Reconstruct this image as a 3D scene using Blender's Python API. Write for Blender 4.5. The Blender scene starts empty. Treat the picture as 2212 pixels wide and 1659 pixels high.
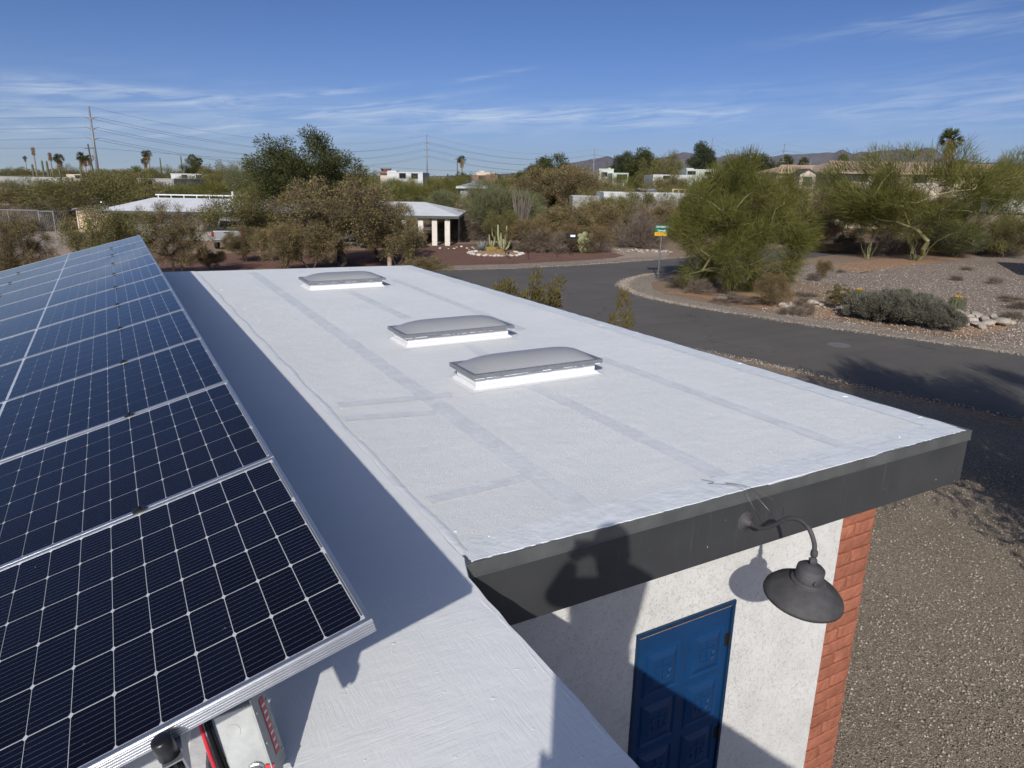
import bpy, bmesh, math, random
import numpy as np
from mathutils import Vector, Matrix
R = math.radians
scene = bpy.context.scene
COL = scene.collection

# ------------------------------------------------------------------ camera
ROOF = 3.05                      # roof surface above the ground
CAM = Vector((0, 0, ROOF + 1.55))
FOC, PITCH, ROLL, YAW = 1523.67, R(16.0228), R(0.9462), R(29.3128)
IW, IH = 2212.0, 1659.0          # measuring grid used for the survey below
def cam_axes():
    cy, sy, cp, sp = math.cos(YAW), math.sin(YAW), math.cos(PITCH), math.sin(PITCH)
    f = Vector((sy * cp, cy * cp, -sp)); r = Vector((cy, -sy, 0)); u = r.cross(f)
    return f, r * math.cos(ROLL) + u * math.sin(ROLL), u * math.cos(ROLL) - r * math.sin(ROLL)
FW, RT, UP = cam_axes()
cd = bpy.data.cameras.new('camera'); co = bpy.data.objects.new('camera', cd); COL.objects.link(co)
co.matrix_world = Matrix((( RT.x, UP.x, -FW.x, CAM.x), (RT.y, UP.y, -FW.y, CAM.y), (RT.z, UP.z, -FW.z, CAM.z), (0, 0, 0, 1)))
cd.sensor_fit = 'HORIZONTAL'; cd.sensor_width = 36.0; cd.lens = 36.0 * FOC / IW
cd.clip_start = 0.02; cd.clip_end = 60000
scene.camera = co
F0 = Vector((math.sin(YAW), math.cos(YAW), 0)); R0 = Vector((math.cos(YAW), -math.sin(YAW), 0))

# ------------------------------------------------------------------ sky, sun, exposure
LDIR = Vector((0.522954, 0.704407, -0.479927)).normalized()      # direction the sunlight travels
SUN_EL = math.asin(-LDIR.z); SUN_AZ = math.atan2(-LDIR.x, -LDIR.y)
world = bpy.data.worlds.new('World'); scene.world = world; world.use_nodes = True
wn, wl = world.node_tree.nodes, world.node_tree.links
wn.clear()
def wnode(t, **k):
    n = wn.new(t)
    for a, b in k.items(): setattr(n, a, b)
    return n
def wmath(op, a, b=None, clamp=False):
    n = wn.new('ShaderNodeMath'); n.operation = op; n.use_clamp = clamp
    for i, v in enumerate((a, b)):
        if v is None: continue
        if isinstance(v, (int, float)): n.inputs[i].default_value = v
        else: wl.new(v, n.inputs[i])
    return n.outputs[0]
sky = wnode('ShaderNodeTexSky', sky_type='NISHITA', sun_disc=False, sun_elevation=SUN_EL, sun_rotation=SUN_AZ,
            altitude=2000, air_density=0.4, dust_density=10.0, ozone_density=6.0)
tc = wnode('ShaderNodeTexCoord'); sep = wnode('ShaderNodeSeparateXYZ'); wl.new(tc.outputs['Generated'], sep.inputs[0])
el = wmath('ARCSINE', sep.outputs[2])
az = wmath('SUBTRACT', wmath('ARCTAN2', sep.outputs[0], sep.outputs[1]), YAW)     # heading right of the street axis
cmb = wn.new('ShaderNodeCombineXYZ')
wl.new(wmath('MULTIPLY', az, 11.0), cmb.inputs[0]); wl.new(wmath('MULTIPLY', wmath('SUBTRACT', el, wmath('MULTIPLY', az, .07)), 120.0), cmb.inputs[1])
nz = wnode('ShaderNodeTexNoise'); nz.noise_dimensions = '2D'; nz.inputs['Scale'].default_value = 1.0; nz.inputs['Detail'].default_value = 5
nz.inputs['Roughness'].default_value = .6; nz.inputs['Distortion'].default_value = .5
wl.new(cmb.outputs[0], nz.inputs['Vector'])
fray = wmath('MULTIPLY', wmath('SUBTRACT', nz.outputs[0], .34), 2.6, True)
def streak(az0, el0, length, thick, slope, amount, *_):
    """one wisp of cirrus at a heading and elevation"""
    da = wmath('SUBTRACT', az, az0); de = wmath('SUBTRACT', wmath('SUBTRACT', el, el0), wmath('MULTIPLY', da, slope))
    u = wmath('DIVIDE', da, length); v = wmath('DIVIDE', de, thick)
    g = wmath('ADD', wmath('MULTIPLY', wmath('MULTIPLY', u, u), wmath('MULTIPLY', u, u)), wmath('MULTIPLY', v, v))
    return wmath('DIVIDE', amount, wmath('ADD', wmath('MULTIPLY', g, wmath('ADD', g, 1.0)), 1.0))
def ang(px, py):
    d = FW + RT * ((px - IW / 2) / FOC) - UP * ((py - IH / 2) / FOC); d.normalize()
    a = math.atan2(d.x, d.y) - YAW
    return a, math.asin(d.z)
cl = None
for (px, py, L_, T_, sl, am, ns, sd) in [(300, 207, .15, .011, -.02, .95, 12, 1.1), (560, 211, .17, .0045, .12, .8, 16, 2.3), (650, 253, .20, .005, .17, .9, 13, 3.7),
        (1150, 250, .30, .012, .02, .95, 9, 4.2), (900, 278, .33, .017, .05, .35, 9, 5.9), (1380, 262, .16, .013, .02, .45, 10, 6.4), (1580, 196, .1, .006, .05, .3, 13, 7.7), (300, 262, .25, .022, .1, .42, 8, 8.8),
        (1980, 38, .16, .006, .12, .3, 15, 9.1), (1995, 58, .055, .006, .1, .42, 14, 10.2), (2160, 50, .09, .012, .02, .3, 12, 11.3), (1040, 166, .07, .003, .17, .3, 18, 12.5), (1680, 246, .14, .006, .0, .4, 13, 13.9),
        (-700, 230, .5, .03, .05, .5, 8, 21), (2900, 150, .5, .03, .05, .5, 8, 22)]:
    a0, e0 = ang(px, py)
    s = streak(a0, e0, L_, T_, sl, am, ns, sd)
    cl = s if cl is None else wmath('MAXIMUM', cl, s)
hs = wnode('ShaderNodeHueSaturation'); hs.inputs['Saturation'].default_value = 1.06; hs.inputs['Value'].default_value = 0.97
wl.new(sky.outputs[0], hs.inputs['Color'])
mixc = wnode('ShaderNodeMixRGB'); mixc.blend_type = 'MIX'; mixc.inputs[2].default_value = (4.7, 5.3, 5.9, 1)
hz = wnode('ShaderNodeMixRGB'); hz.inputs[2].default_value = (2.95, 3.75, 4.3, 1)      # dusty air low over the horizon
wl.new(wmath('MULTIPLY', wmath('EXPONENT', wmath('MULTIPLY', wmath('ABSOLUTE', el), -16.0)), .75), hz.inputs[0]); wl.new(hs.outputs[0], hz.inputs[1])
wl.new(hz.outputs[0], mixc.inputs[1]); wl.new(wmath('MULTIPLY', wmath('MULTIPLY', cl, fray), .78, True), mixc.inputs[0])
bg = wnode('ShaderNodeBackground'); bg.inputs[1].default_value = 0.148; wl.new(mixc.outputs[0], bg.inputs[0])
world.cycles.sampling_method = 'MANUAL'; world.cycles.sample_map_resolution = 512
wo = wnode('ShaderNodeOutputWorld'); wl.new(bg.outputs[0], wo.inputs[0])
sl_ = bpy.data.lights.new('sun', 'SUN'); sl_.energy = 4.15; sl_.angle = R(0.53); sl_.color = (1.0, .955, .88)
so = bpy.data.objects.new('sun', sl_); COL.objects.link(so)
so.rotation_euler = LDIR.to_track_quat('-Z', 'Y').to_euler(); so.location = (-20, -27, 25)
scene.view_settings.view_transform = 'Standard'; scene.view_settings.look = 'None'
scene.view_settings.exposure = 0.0; scene.view_settings.gamma = 1.0; scene.view_settings.use_curve_mapping = False
scene.cycles.max_bounces = 6; scene.cycles.diffuse_bounces = 3; scene.cycles.glossy_bounces = 3
scene.cycles.transparent_max_bounces = 6; scene.cycles.transmission_bounces = 4
scene.cycles.caustics_reflective = False; scene.cycles.caustics_refractive = False
scene.cycles.use_denoising = True; scene.cycles.use_adaptive_sampling = True; scene.cycles.adaptive_threshold = .012

# ------------------------------------------------------------------ survey helpers
def ray(px, py): return FW + RT * ((px - IW / 2) / FOC) - UP * ((py - IH / 2) / FOC)
def G(px, py, z=0.0):
    d = ray(px, py); t = (z - CAM.z) / d.z; return CAM + d * t
def W(px, py, dep):
    d = ray(px, py); return CAM + d * (dep / d.dot(F0))
def GD(px, dep, z=0.0):
    """ground point on the bearing of px at a given depth"""
    p = W(px, 390, dep); return Vector((p.x, p.y, z))
def ZH(px, py, dep): return W(px, py, dep).z

# ------------------------------------------------------------------ object helpers
def link(o, parent=None):
    COL.objects.link(o)
    if parent: o.parent = parent
    return o
def tag(o, label=None, cat=None, group=None, kind=None):
    if label: o['label'] = label
    if cat: o['category'] = cat
    if group: o['group'] = group
    if kind: o['kind'] = kind
    return o
def empty(name, loc=(0, 0, 0), rz=0.0, label=None, cat=None, group=None):
    o = bpy.data.objects.new(name, None); o.empty_display_size = .2; link(o); o.location = loc; o.rotation_euler = (0, 0, rz)
    return tag(o, label, cat, group)
def copy_tree(o, parent=None):
    c = o.copy(); COL.objects.link(c); c.parent = parent
    for ch in list(o.children): copy_tree(ch, c)
    return c
def smooth(me, flag=True):
    me.polygons.foreach_set('use_smooth', [flag] * len(me.polygons))

class MB:
    """mesh builder"""
    def __init__(s): s.v = []; s.f = []
    def add(s, vs, fs):
        o = len(s.v); s.v += [tuple(v) for v in vs]; s.f += [tuple(i + o for i in f) for f in fs]; return s
    def box(s, c, d, rz=0.0, M=None):
        x, y, z = d[0] / 2, d[1] / 2, d[2] / 2
        vs = [Vector(p) for p in ((-x, -y, -z), (x, -y, -z), (x, y, -z), (-x, y, -z), (-x, -y, z), (x, -y, z), (x, y, z), (-x, y, z))]
        if rz: vs = [Matrix.Rotation(rz, 3, 'Z') @ v for v in vs]
        if M is not None: vs = [M @ v for v in vs]
        c = Vector(c)
        return s.add([v + c for v in vs], [(0, 3, 2, 1), (4, 5, 6, 7), (0, 1, 5, 4), (1, 2, 6, 5), (2, 3, 7, 6), (3, 0, 4, 7)])
    def bb(s, a, b):
        a, b = Vector(a), Vector(b); return s.box((a + b) / 2, (abs(b.x - a.x), abs(b.y - a.y), abs(b.z - a.z)))
    def tube(s, pts, rad, n=8, cap=True):
        pts = [Vector(p) for p in pts]; k = len(pts)
        if not hasattr(rad, '__len__'): rad = [rad] * k
        vs, fs = [], []
        t0 = (pts[1] - pts[0]).normalized(); a = Vector((0, 0, 1)) if abs(t0.z) < .9 else Vector((1, 0, 0)); u = t0.cross(a).normalized()
        for i in range(k):
            t = (pts[min(i + 1, k - 1)] - pts[max(i - 1, 0)]).normalized()
            u = (u - t * u.dot(t)).normalized(); w = t.cross(u)
            for j in range(n):
                q = 2 * math.pi * j / n; vs.append(pts[i] + (u * math.cos(q) + w * math.sin(q)) * rad[i])
        for i in range(k - 1):
            for j in range(n):
                fs.append((i * n + j, i * n + (j + 1) % n, (i + 1) * n + (j + 1) % n, (i + 1) * n + j))
        if cap: fs += [tuple(reversed(range(n))), tuple(range((k - 1) * n, k * n))]
        return s.add(vs, fs)
    def lathe(s, prof, n=24, M=None, c=(0, 0, 0)):
        vs, fs = [], []
        for (r, z) in prof:
            for j in range(n):
                q = 2 * math.pi * j / n; vs.append(Vector((r * math.cos(q), r * math.sin(q), z)))
        for i in range(len(prof) - 1):
            for j in range(n): fs.append((i * n + j, i * n + (j + 1) % n, (i + 1) * n + (j + 1) % n, (i + 1) * n + j))
        fs += [tuple(reversed(range(n))), tuple(range((len(prof) - 1) * n, len(prof) * n))]
        if M is not None: vs = [M @ v for v in vs]
        c = Vector(c); return s.add([v + c for v in vs], fs)
    def prism(s, poly, z0, z1):
        n = len(poly); vs = [(p[0], p[1], z0) for p in poly] + [(p[0], p[1], z1) for p in poly]
        fs = [tuple(reversed(range(n))), tuple(range(n, 2 * n))] + [(i, (i + 1) % n, n + (i + 1) % n, n + i) for i in range(n)]
        return s.add(vs, fs)
    def sheet(s, poly, z):
        return s.add([(p[0], p[1], z) for p in poly], [tuple(range(len(poly)))])
    def mesh(s, name, m=None, sm=False):
        me = bpy.data.meshes.new(name); me.from_pydata(s.v, [], s.f); me.update()
        if m: me.materials.append(m)
        if sm: smooth(me)
        return me
    def build(s, name, m, parent=None, sm=False, bevel=0, seg=1, loc=None):
        me = s.mesh(name, m, sm); o = bpy.data.objects.new(name, me); link(o, parent)
        if loc is not None: o.location = loc
        if bevel:
            bm = bmesh.new(); bm.from_mesh(me)
            bmesh.ops.recalc_face_normals(bm, faces=bm.faces)
            ed = [e for e in bm.edges if len(e.link_faces) == 2 and e.calc_face_angle(0) > .5]
            bmesh.ops.bevel(bm, geom=ed, offset=bevel, segments=seg, affect='EDGES', profile=.5, clamp_overlap=True)
            bm.to_mesh(me); bm.free()
        return o
def ccw(poly):
    a = sum(poly[i][0] * poly[(i + 1) % len(poly)][1] - poly[(i + 1) % len(poly)][0] * poly[i][1] for i in range(len(poly)))
    return poly if a > 0 else list(reversed(poly))
def np_mesh(name, v, q, m):
    """fast mesh from numpy quads / tris (last axis 4 or 3)"""
    me = bpy.data.meshes.new(name); k = q.shape[1]
    me.vertices.add(len(v)); me.vertices.foreach_set('co', np.ascontiguousarray(v, dtype=np.float32).ravel())
    me.loops.add(q.size); me.loops.foreach_set('vertex_index', np.ascontiguousarray(q, dtype=np.int32).ravel())
    me.polygons.add(len(q)); me.polygons.foreach_set('loop_start', np.arange(0, q.size, k, dtype=np.int32))
    me.update(calc_edges=True); me.materials.append(m); return me

# ------------------------------------------------------------------ materials
class NT:
    def __init__(s, name):
        s.m = bpy.data.materials.new(name); s.m.use_nodes = True; s.n = s.m.node_tree.nodes; s.l = s.m.node_tree.links; s.n.clear()
        s.out = s.n.new('ShaderNodeOutputMaterial')
    def new(s, t, ins=None, **k):
        n = s.n.new(t)
        for a, b in k.items(): setattr(n, a, b)
        for a, b in (ins or {}).items():
            if isinstance(b, bpy.types.NodeSocket): s.l.new(b, n.inputs[a])
            else: n.inputs[a].default_value = b
        return n
    def math(s, op, a, b=0.0, clamp=False):
        n = s.n.new('ShaderNodeMath'); n.operation = op; n.use_clamp = clamp
        for i, v in enumerate((a, b)):
            if isinstance(v, bpy.types.NodeSocket): s.l.new(v, n.inputs[i])
            else: n.inputs[i].default_value = v
        return n.outputs[0]
    def mix(s, f, a, b, blend='MIX'):
        n = s.n.new('ShaderNodeMixRGB'); n.blend_type = blend
        for i, v in ((0, f), (1, a), (2, b)):
            if isinstance(v, bpy.types.NodeSocket): s.l.new(v, n.inputs[i])
            else: n.inputs[i].default_value = v if i == 0 else (*v[:3], 1)
        return n.outputs[0]
    def ramp(s, f, stops):
        n = s.n.new('ShaderNodeValToRGB'); s.l.new(f, n.inputs[0]); e = n.color_ramp.elements
        while len(e) < len(stops): e.new(.5)
        for i, (p, c) in enumerate(stops): e[i].position = p; e[i].color = (*c[:3], 1) if hasattr(c, '__len__') else (c, c, c, 1)
        return n.outputs[0]
    def noise(s, vec, scale, detail=4, rough=.55, dist=0):
        n = s.new('ShaderNodeTexNoise', {'Scale': scale, 'Detail': detail, 'Roughness': rough, 'Distortion': dist})
        if vec is not None: s.l.new(vec, n.inputs['Vector'])
        return n.outputs[0]
    def bump(s, h, strength, dist=.01, normal=None):
        n = s.new('ShaderNodeBump', {'Height': h, 'Strength': strength, 'Distance': dist})
        if normal is not None: s.l.new(normal, n.inputs['Normal'])
        return n.outputs[0]
    def bsdf(s, **k):
        n = s.n.new('ShaderNodeBsdfPrincipled')
        for a, b in k.items():
            a = a.replace('_', ' ')
            if isinstance(b, bpy.types.NodeSocket): s.l.new(b, n.inputs[a])
            elif hasattr(b, '__len__'): n.inputs[a].default_value = (*b[:3], 1)
            else: n.inputs[a].default_value = b
        s.l.new(n.outputs[0], s.out.inputs[0]); return n
    def pos(s): return s.new('ShaderNodeNewGeometry').outputs['Position']
    def obj(s): return s.new('ShaderNodeTexCoord').outputs['Object']
    def stretch(s, vec, sc, rot=(0, 0, 0)):
        n = s.new('ShaderNodeMapping', {'Scale': sc, 'Rotation': rot}); s.l.new(vec, n.inputs['Vector']); return n.outputs[0]
def rnd(n): return n.new('ShaderNodeObjectInfo').outputs['Random']
def mat(name, c, rough=.6, metal=0.0, var=.18, vs=6.0, bump=.0, bs=40.0, coat=0.0, spec=.5, rvar=0.0, bd=.01, world=False):
    """paint-like procedural: base colour broken by noise, optional relief"""
    n = NT(name); co_ = n.pos() if world else n.obj()
    nz = n.noise(co_, vs, 5, .6)
    f = n.ramp(nz, [(.3, 0), (.7, 1)])
    lo = [x * (1 - var) for x in c]; hi = [min(1, x * (1 + var * .6)) for x in c]
    col = n.mix(f, lo, hi)
    if rvar: col = n.mix(n.math('MULTIPLY', rnd(n), rvar), col, [x * .45 for x in c])
    k = dict(Base_Color=col, Roughness=rough, Metallic=metal, Coat_Weight=coat)
    k['Specular_IOR_Level'] = spec
    if coat: k['Coat_Roughness'] = .03
    if bump: k['Normal'] = n.bump(n.noise(co_, bs, 4, .6), bump, bd)
    n.bsdf(**k); return n.m

# ---- specific materials
def roof_mat(name, base, dark, grain_s, grain, trowel=False):
    n = NT(name); p = n.pos()
    big = n.noise(p, 1.1, 5, .6); patch = n.ramp(big, [(.35, 0), (.68, 1)])
    st = n.noise(n.stretch(p, (1.2, 7, 1)), 1.6, 5, .65); stf = n.ramp(st, [(.4, 0), (.7, 1)])
    col = n.mix(n.math('MULTIPLY', patch, .55), base, dark); col = n.mix(n.math('MULTIPLY', stf, .35), col, dark)
    if trowel:
        s1 = n.noise(n.stretch(p, (9, 90, 6), (0, 0, .62)), 1.0, 6, .68, .35)
        s2 = n.noise(n.stretch(p, (85, 10, 6), (0, 0, .25)), 1.0, 6, .68, .35)
        pick = n.ramp(n.noise(p, 2.6, 4, .6), [(.40, 0), (.62, 1)])
        h = n.new('ShaderNodeMix', {0: pick, 2: s1, 3: s2}).outputs[0]
        lump = n.noise(p, 26, 3, .5)
        nm = n.bump(h, .46, .0045); nm = n.bump(n.ramp(lump, [(.70, 0), (.82, 1)]), .35, .005, nm); nm = n.bump(n.noise(p, 4.5, 3), .25, .02, nm)
    else:
        g = n.noise(p, grain_s, 6, .75); nm = n.bump(g, grain, .006); nm = n.bump(n.noise(p, 7, 4), .25, .02, nm)
        fleck = n.ramp(n.noise(p, 190, 2, .6), [(.62, 0), (.74, 1)]); col = n.mix(n.math('MULTIPLY', fleck, .25), col, [min(1, x * 1.15) for x in base])
    n.bsdf(Base_Color=col, Roughness=.62, Normal=nm, Specular_IOR_Level=.35); return n.m
M_ROOF = roof_mat('roof_membrane_white', (.80, .81, .795), (.70, .715, .71), 120, .9)
M_COAT = roof_mat('roof_coating_white', (.78, .79, .785), (.72, .735, .74), 60, .3, True)
M_SEAM = mat('roof_seam_coat', (.688, .706, .714), .5, var=.12, vs=9, bump=.35, bs=30, world=True)
M_SMOOTH = mat('roof_edge_coat', (.72, .745, .755), .45, var=.08, vs=7, bump=.6, bs=14, bd=.012, world=True)
M_DRIP = mat('coat_drips', (.86, .87, .88), .5, var=.04)
def fascia_mat():
    n = NT('fascia_charcoal'); p = n.pos()
    v = n.new('ShaderNodeTexVoronoi', {'Scale': 17.0, 'Randomness': 1.0}); n.l.new(n.stretch(p, (1, 1, .45)), v.inputs['Vector'])
    spot = n.math('LESS_THAN', v.outputs['Distance'], .045); spot = n.math('MULTIPLY', spot, n.ramp(n.noise(p, 2.0, 3), [(.5, 0), (.62, 1)]))
    runs = n.ramp(n.noise(n.stretch(p, (28, 28, 1.2)), 1.6, 4, .7), [(.6, 0), (.8, 1)])
    col = n.mix(n.ramp(n.noise(p, 3, 5), [(.3, 0), (.7, 1)]), (.036, .038, .040), (.050, .052, .054))
    col = n.mix(n.math('MULTIPLY', runs, .4), col, (.13, .135, .14)); col = n.mix(n.math('MULTIPLY', spot, .8), col, (.6, .61, .62))
    n.bsdf(Base_Color=col, Roughness=.52, Normal=n.bump(n.noise(p, 30, 4), .08, .004)); return n.m
M_FASCIA = fascia_mat()
M_DRIPEDGE = mat('drip_edge_metal', (.115, .12, .119), .42, .2, var=.25, vs=5, bump=.15, bs=12, world=True)
def stucco():
    n = NT('stucco_white'); p = n.pos()
    worm = n.noise(p, 46, 4, .7, 1.6); crack = n.ramp(worm, [(.36, 0), (.46, 1)])
    col = n.mix(n.ramp(n.noise(p, 3.3, 6), [(.3, 0), (.75, 1)]), (.60, .592, .565), (.70, .692, .665))
    col = n.mix(n.math('MULTIPLY', n.math('SUBTRACT', 1.0, crack), .5), col, (.36, .345, .32))
    n.bsdf(Base_Color=col, Roughness=.85, Normal=n.bump(crack, .5, .004, n.bump(n.noise(p, 110, 4), .3, .003)), Specular_IOR_Level=.2); return n.m
M_STUCCO = stucco()
M_BRICK = mat('brick_terracotta', (.36, .135, .082), .85, var=.28, vs=9, bump=.55, bs=26, bd=.012, rvar=.3, spec=.2, world=True)
M_MORTAR = mat('mortar_terracotta', (.31, .115, .07), .9, var=.2, vs=14, bump=.4, bs=50, spec=.2, world=True)
M_BLUE = mat('door_blue', (.0036, .040, .125), .42, var=.14, vs=4, bump=.06, bs=60)
M_JAMB = mat('door_jamb_blue', (.004, .03, .08), .5, var=.2, vs=18)
M_BRASS = mat('hinge_brass', (.05, .04, .025), .45, .7, var=.4, vs=60)
M_RAWWOOD = mat('bare_wood', (.34, .2, .11), .8, var=.3, vs=40)
M_LAMP = mat('lamp_iron', (.068, .065, .066), .72, .1, var=.35, vs=14, bump=.18, bs=60)
M_LAMPIN = mat('lamp_inside', (.5, .5, .48), .5)
M_ALU = mat('aluminium', (.62, .63, .65), .33, .9, var=.06, vs=20)
M_ALUD = mat('aluminium_rail', (.36, .37, .39), .45, .8, var=.08, vs=20)
M_BLACK = mat('black_plastic', (.012, .012, .013), .35, var=.1)
M_GALV = mat('galvanised_box', (.34, .35, .34), .5, .25, var=.18, vs=14, bump=.05, bs=60)
M_STEEL = mat('zinc_steel', (.5, .5, .5), .3, .9, var=.12, vs=30)
M_RED = mat('red_label', (.55, .012, .02), .4, var=.1)
M_REDW = mat('red_cable', (.62, .04, .06), .4, var=.1)
M_WHITE = mat('white_print', (.8, .8, .8), .5, var=.03)
M_DOME = mat('skylight_acrylic', (.29, .295, .305), .34, var=.05, vs=3, coat=.10)
M_CURB = mat('skylight_curb_white', (.70, .705, .71), .5, var=.04, vs=20, bump=.3, bs=25)
M_SKFRAME = mat('skylight_frame_metal', (.25, .26, .275), .42, .5, var=.12, vs=25)
def cell_mat(name, off):
    n = NT(name); o = n.obj(); sp = n.new('ShaderNodeSeparateXYZ'); n.l.new(o, sp.inputs[0])
    y = n.math('ADD', n.math('MULTIPLY', sp.outputs[1], 1 / .0181), off)
    d = n.math('ABSOLUTE', n.math('SUBTRACT', n.math('FRACT', y), .5)); line = n.math('GREATER_THAN', d, .478)
    finger = n.math('MULTIPLY', n.math('GREATER_THAN', n.math('FRACT', n.math('MULTIPLY', sp.outputs[0], 450.0)), .6), .015)
    dust = n.ramp(n.noise(n.pos(), 1.7, 6, .65), [(.35, 0), (.8, 1)])
    spk = n.ramp(n.noise(n.pos(), 70, 2), [(.76, 0), (.79, 1)])
    col = n.mix(n.math('MULTIPLY', dust, .35), (.0028, .0034, .0105), (.006, .007, .014)); col = n.mix(n.math('MULTIPLY', rnd(n), .6), col, (.006, .0075, .02)); col = n.mix(finger, col, (.15, .16, .18))
    col = n.mix(n.math('MULTIPLY', spk, .5), col, (.28, .28, .27)); col = n.mix(n.math('MULTIPLY', line, .30), col, (.42, .43, .45))
    n.bsdf(Base_Color=col, Roughness=.5, Specular_IOR_Level=.0, Coat_Weight=.95, Coat_Roughness=.04, Coat_IOR=1.27); return n.m
M_CELL = cell_mat('solar_cell', .5); M_CELLF = cell_mat('solar_cell_far', .4)
M_BACK = mat('panel_backsheet', (.56, .57, .57), .5, var=.05, vs=10, coat=.9)
M_RIBBON = mat('cell_ribbon', (.20, .21, .22), .4, .5, var=.1)

# ================================================================== OUR HOUSE
XL, XR, Y0, YB = 1.132, 4.857, 2.380, 12.64
YW = 2.733                       # door wall
house = empty('flat_roof_house', (0, 0, 0), 0, 'low house with bright white coated flat roof, charcoal fascia and blue door', 'house')
BACK = [(XR, YB), (.763, 13.14), (-2.9, 13.58)]
MB().prism(ccw([(1.14, Y0 + .012), (XR - .012, Y0 + .012), (XR - .012, YB - .01), (1.14, 13.09)]), ROOF - .10, ROOF).build('roof_membrane', M_ROOF, house)
# left strip and the near wing carry the smooth hand-trowelled coating
def coated():
    b = MB(); rng = random.Random(5)
    edge = []
    y = -3.2
    while y < Y0 - .02: edge.append((1.096 + rng.uniform(-.003, .003) + .002 * math.sin(y * 9), y)); y += .09
    poly = [(-2.9, -3.2)] + edge + [(1.128, Y0 - .004), (1.150, Y0 + .05)]
    y = Y0 + .2
    while y < 13.0: poly.append((1.150 + rng.uniform(-.007, .007), y)); y += .16
    poly += [(1.15, 13.085), (-2.9, 13.57)]
    b.prism(poly, ROOF - .11, ROOF + .006); return b.build('roof_coating', M_COAT, house, bevel=.004)
coated()
# raised rounded lip where the near wing ends, and ridge between strip and membrane
def ridge(pts, w, h, m, name, seed=0):
    rng = random.Random(seed); vs, fs = [], []; n = len(pts)
    for i, p in enumerate(pts):
        t = (Vector(pts[min(i + 1, n - 1)]) - Vector(pts[max(i - 1, 0)])).normalized(); s = Vector((-t.y, t.x, 0))
        ww, hh = w * rng.uniform(.75, 1.25), h * rng.uniform(.6, 1.3)
        for k, (a, z) in enumerate(((-.5, 0), (-.28, .8), (0, 1), (.28, .75), (.5, 0))):
            q = Vector(p) + s * (a * ww); vs.append((q.x, q.y, p[2] + z * hh))
    for i in range(n - 1):
        for k in range(4): fs.append((i * 5 + k, i * 5 + k + 1, (i + 1) * 5 + k + 1, (i + 1) * 5 + k))
    b = MB(); b.add(vs, fs); return b.build(name, m, house, sm=True)
ridge([(1.075 + .006 * math.sin(i * .9), -3.1 + i * .07, ROOF + .004) for i in range(78)], .024, .0028, M_COAT, 'coating_lip', 1)
ridge([(1.165 + .008 * math.sin(i * .7), Y0 + .03 + i * .12, ROOF + .001) for i in range(88)], .05, .004, M_SMOOTH, 'coating_ridge', 2)
ridge([(.93 + .01 * math.sin(i * .31), -.2 + i * .1, ROOF + .004) for i in range(28)], 0.02, .0016, M_COAT, 'coating_ridge', 3)
# seams: bands rolled over the membrane joints
def band(a, b, w, z, seed, m=M_SEAM, name='seam_band'):
    rng = random.Random(seed); a, b = Vector((a[0], a[1])), Vector((b[0], b[1])); L = (b - a).length; t = (b - a) / L; s = Vector((-t.y, t.x))
    n = max(4, int(L / .12)); l, r = [], []
    for i in range(n + 1):
        c = a + t * (L * i / n); l.append(c + s * (w / 2 * rng.uniform(.86, 1.1))); r.append(c - s * (w / 2 * rng.uniform(.86, 1.1)))
    vs = [(p.x, p.y, ROOF + z) for p in l] + [(p.x, p.y, ROOF + z) for p in r]; k = n + 1
    mb = MB(); mb.add(vs, [(i, k + i, k + i + 1, i + 1) for i in range(n)]); return mb.build(name, m, house)
def gx(px, py): return G(px, py, ROOF)
for i, (a, b, w) in enumerate([((1290, 1120), (545, 588), .15), ((1620, 1058), (1135, 826), .13), ((1085, 790), (1010, 745), .12), ((880, 688), (745, 625), .13), ((1880, 985), (1292, 772), .12), ((1130, 712), (850, 604), .12),
        ((730, 875), (975, 853), .12), ((745, 905), (940, 892), .10), ((925, 1082), (1180, 1022), .09), ((1640, 1040), (1950, 955), .13)]):
    p, q = gx(*a), gx(*b); band(p, q, w, .0016 + .00035 * i, 10 + i)
band((XR - .11, Y0 + .1), (XR - .11, YB - .1), .20, .0032, 31, M_SMOOTH, 'edge_band')
band((1.2, Y0 + .105), (XR - .05, Y0 + .105), .20, .0038, 32, M_SMOOTH, 'edge_band')
for k, (pp) in enumerate([(655, 712), (690, 770), (720, 835), (760, 880)]): pass
# hairline lap edges beside the seams, thick lumps of coating near the corner and skylights
rng = random.Random(77); lump = MB()
for i in range(44):
    if i < 24: x, y = rng.uniform(1.3, XR - .1), Y0 + abs(rng.gauss(.02, .07)) + .02
    elif i < 34: x, y = XR - abs(rng.gauss(.02, .05)) - .02, rng.uniform(Y0, YB)
    else: x, y = 1.2 + abs(rng.gauss(0, .08)), rng.uniform(Y0, 12)
    l, w, h, a = rng.uniform(.004, .014) * (2.5 if rng.random() < .25 else 1), rng.uniform(.002, .005), rng.uniform(.0015, .004), rng.gauss(0, .4)
    lump.lathe([(1, 0), (.8, .6), (.35, 1)], 6, Matrix.Rotation(a, 3, 'Z') @ Matrix.Diagonal((l, w, h)), (x, y, ROOF + .003))
tag(lump.build('coating_lumps', M_DRIP, house, sm=True), kind='stuff')
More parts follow.
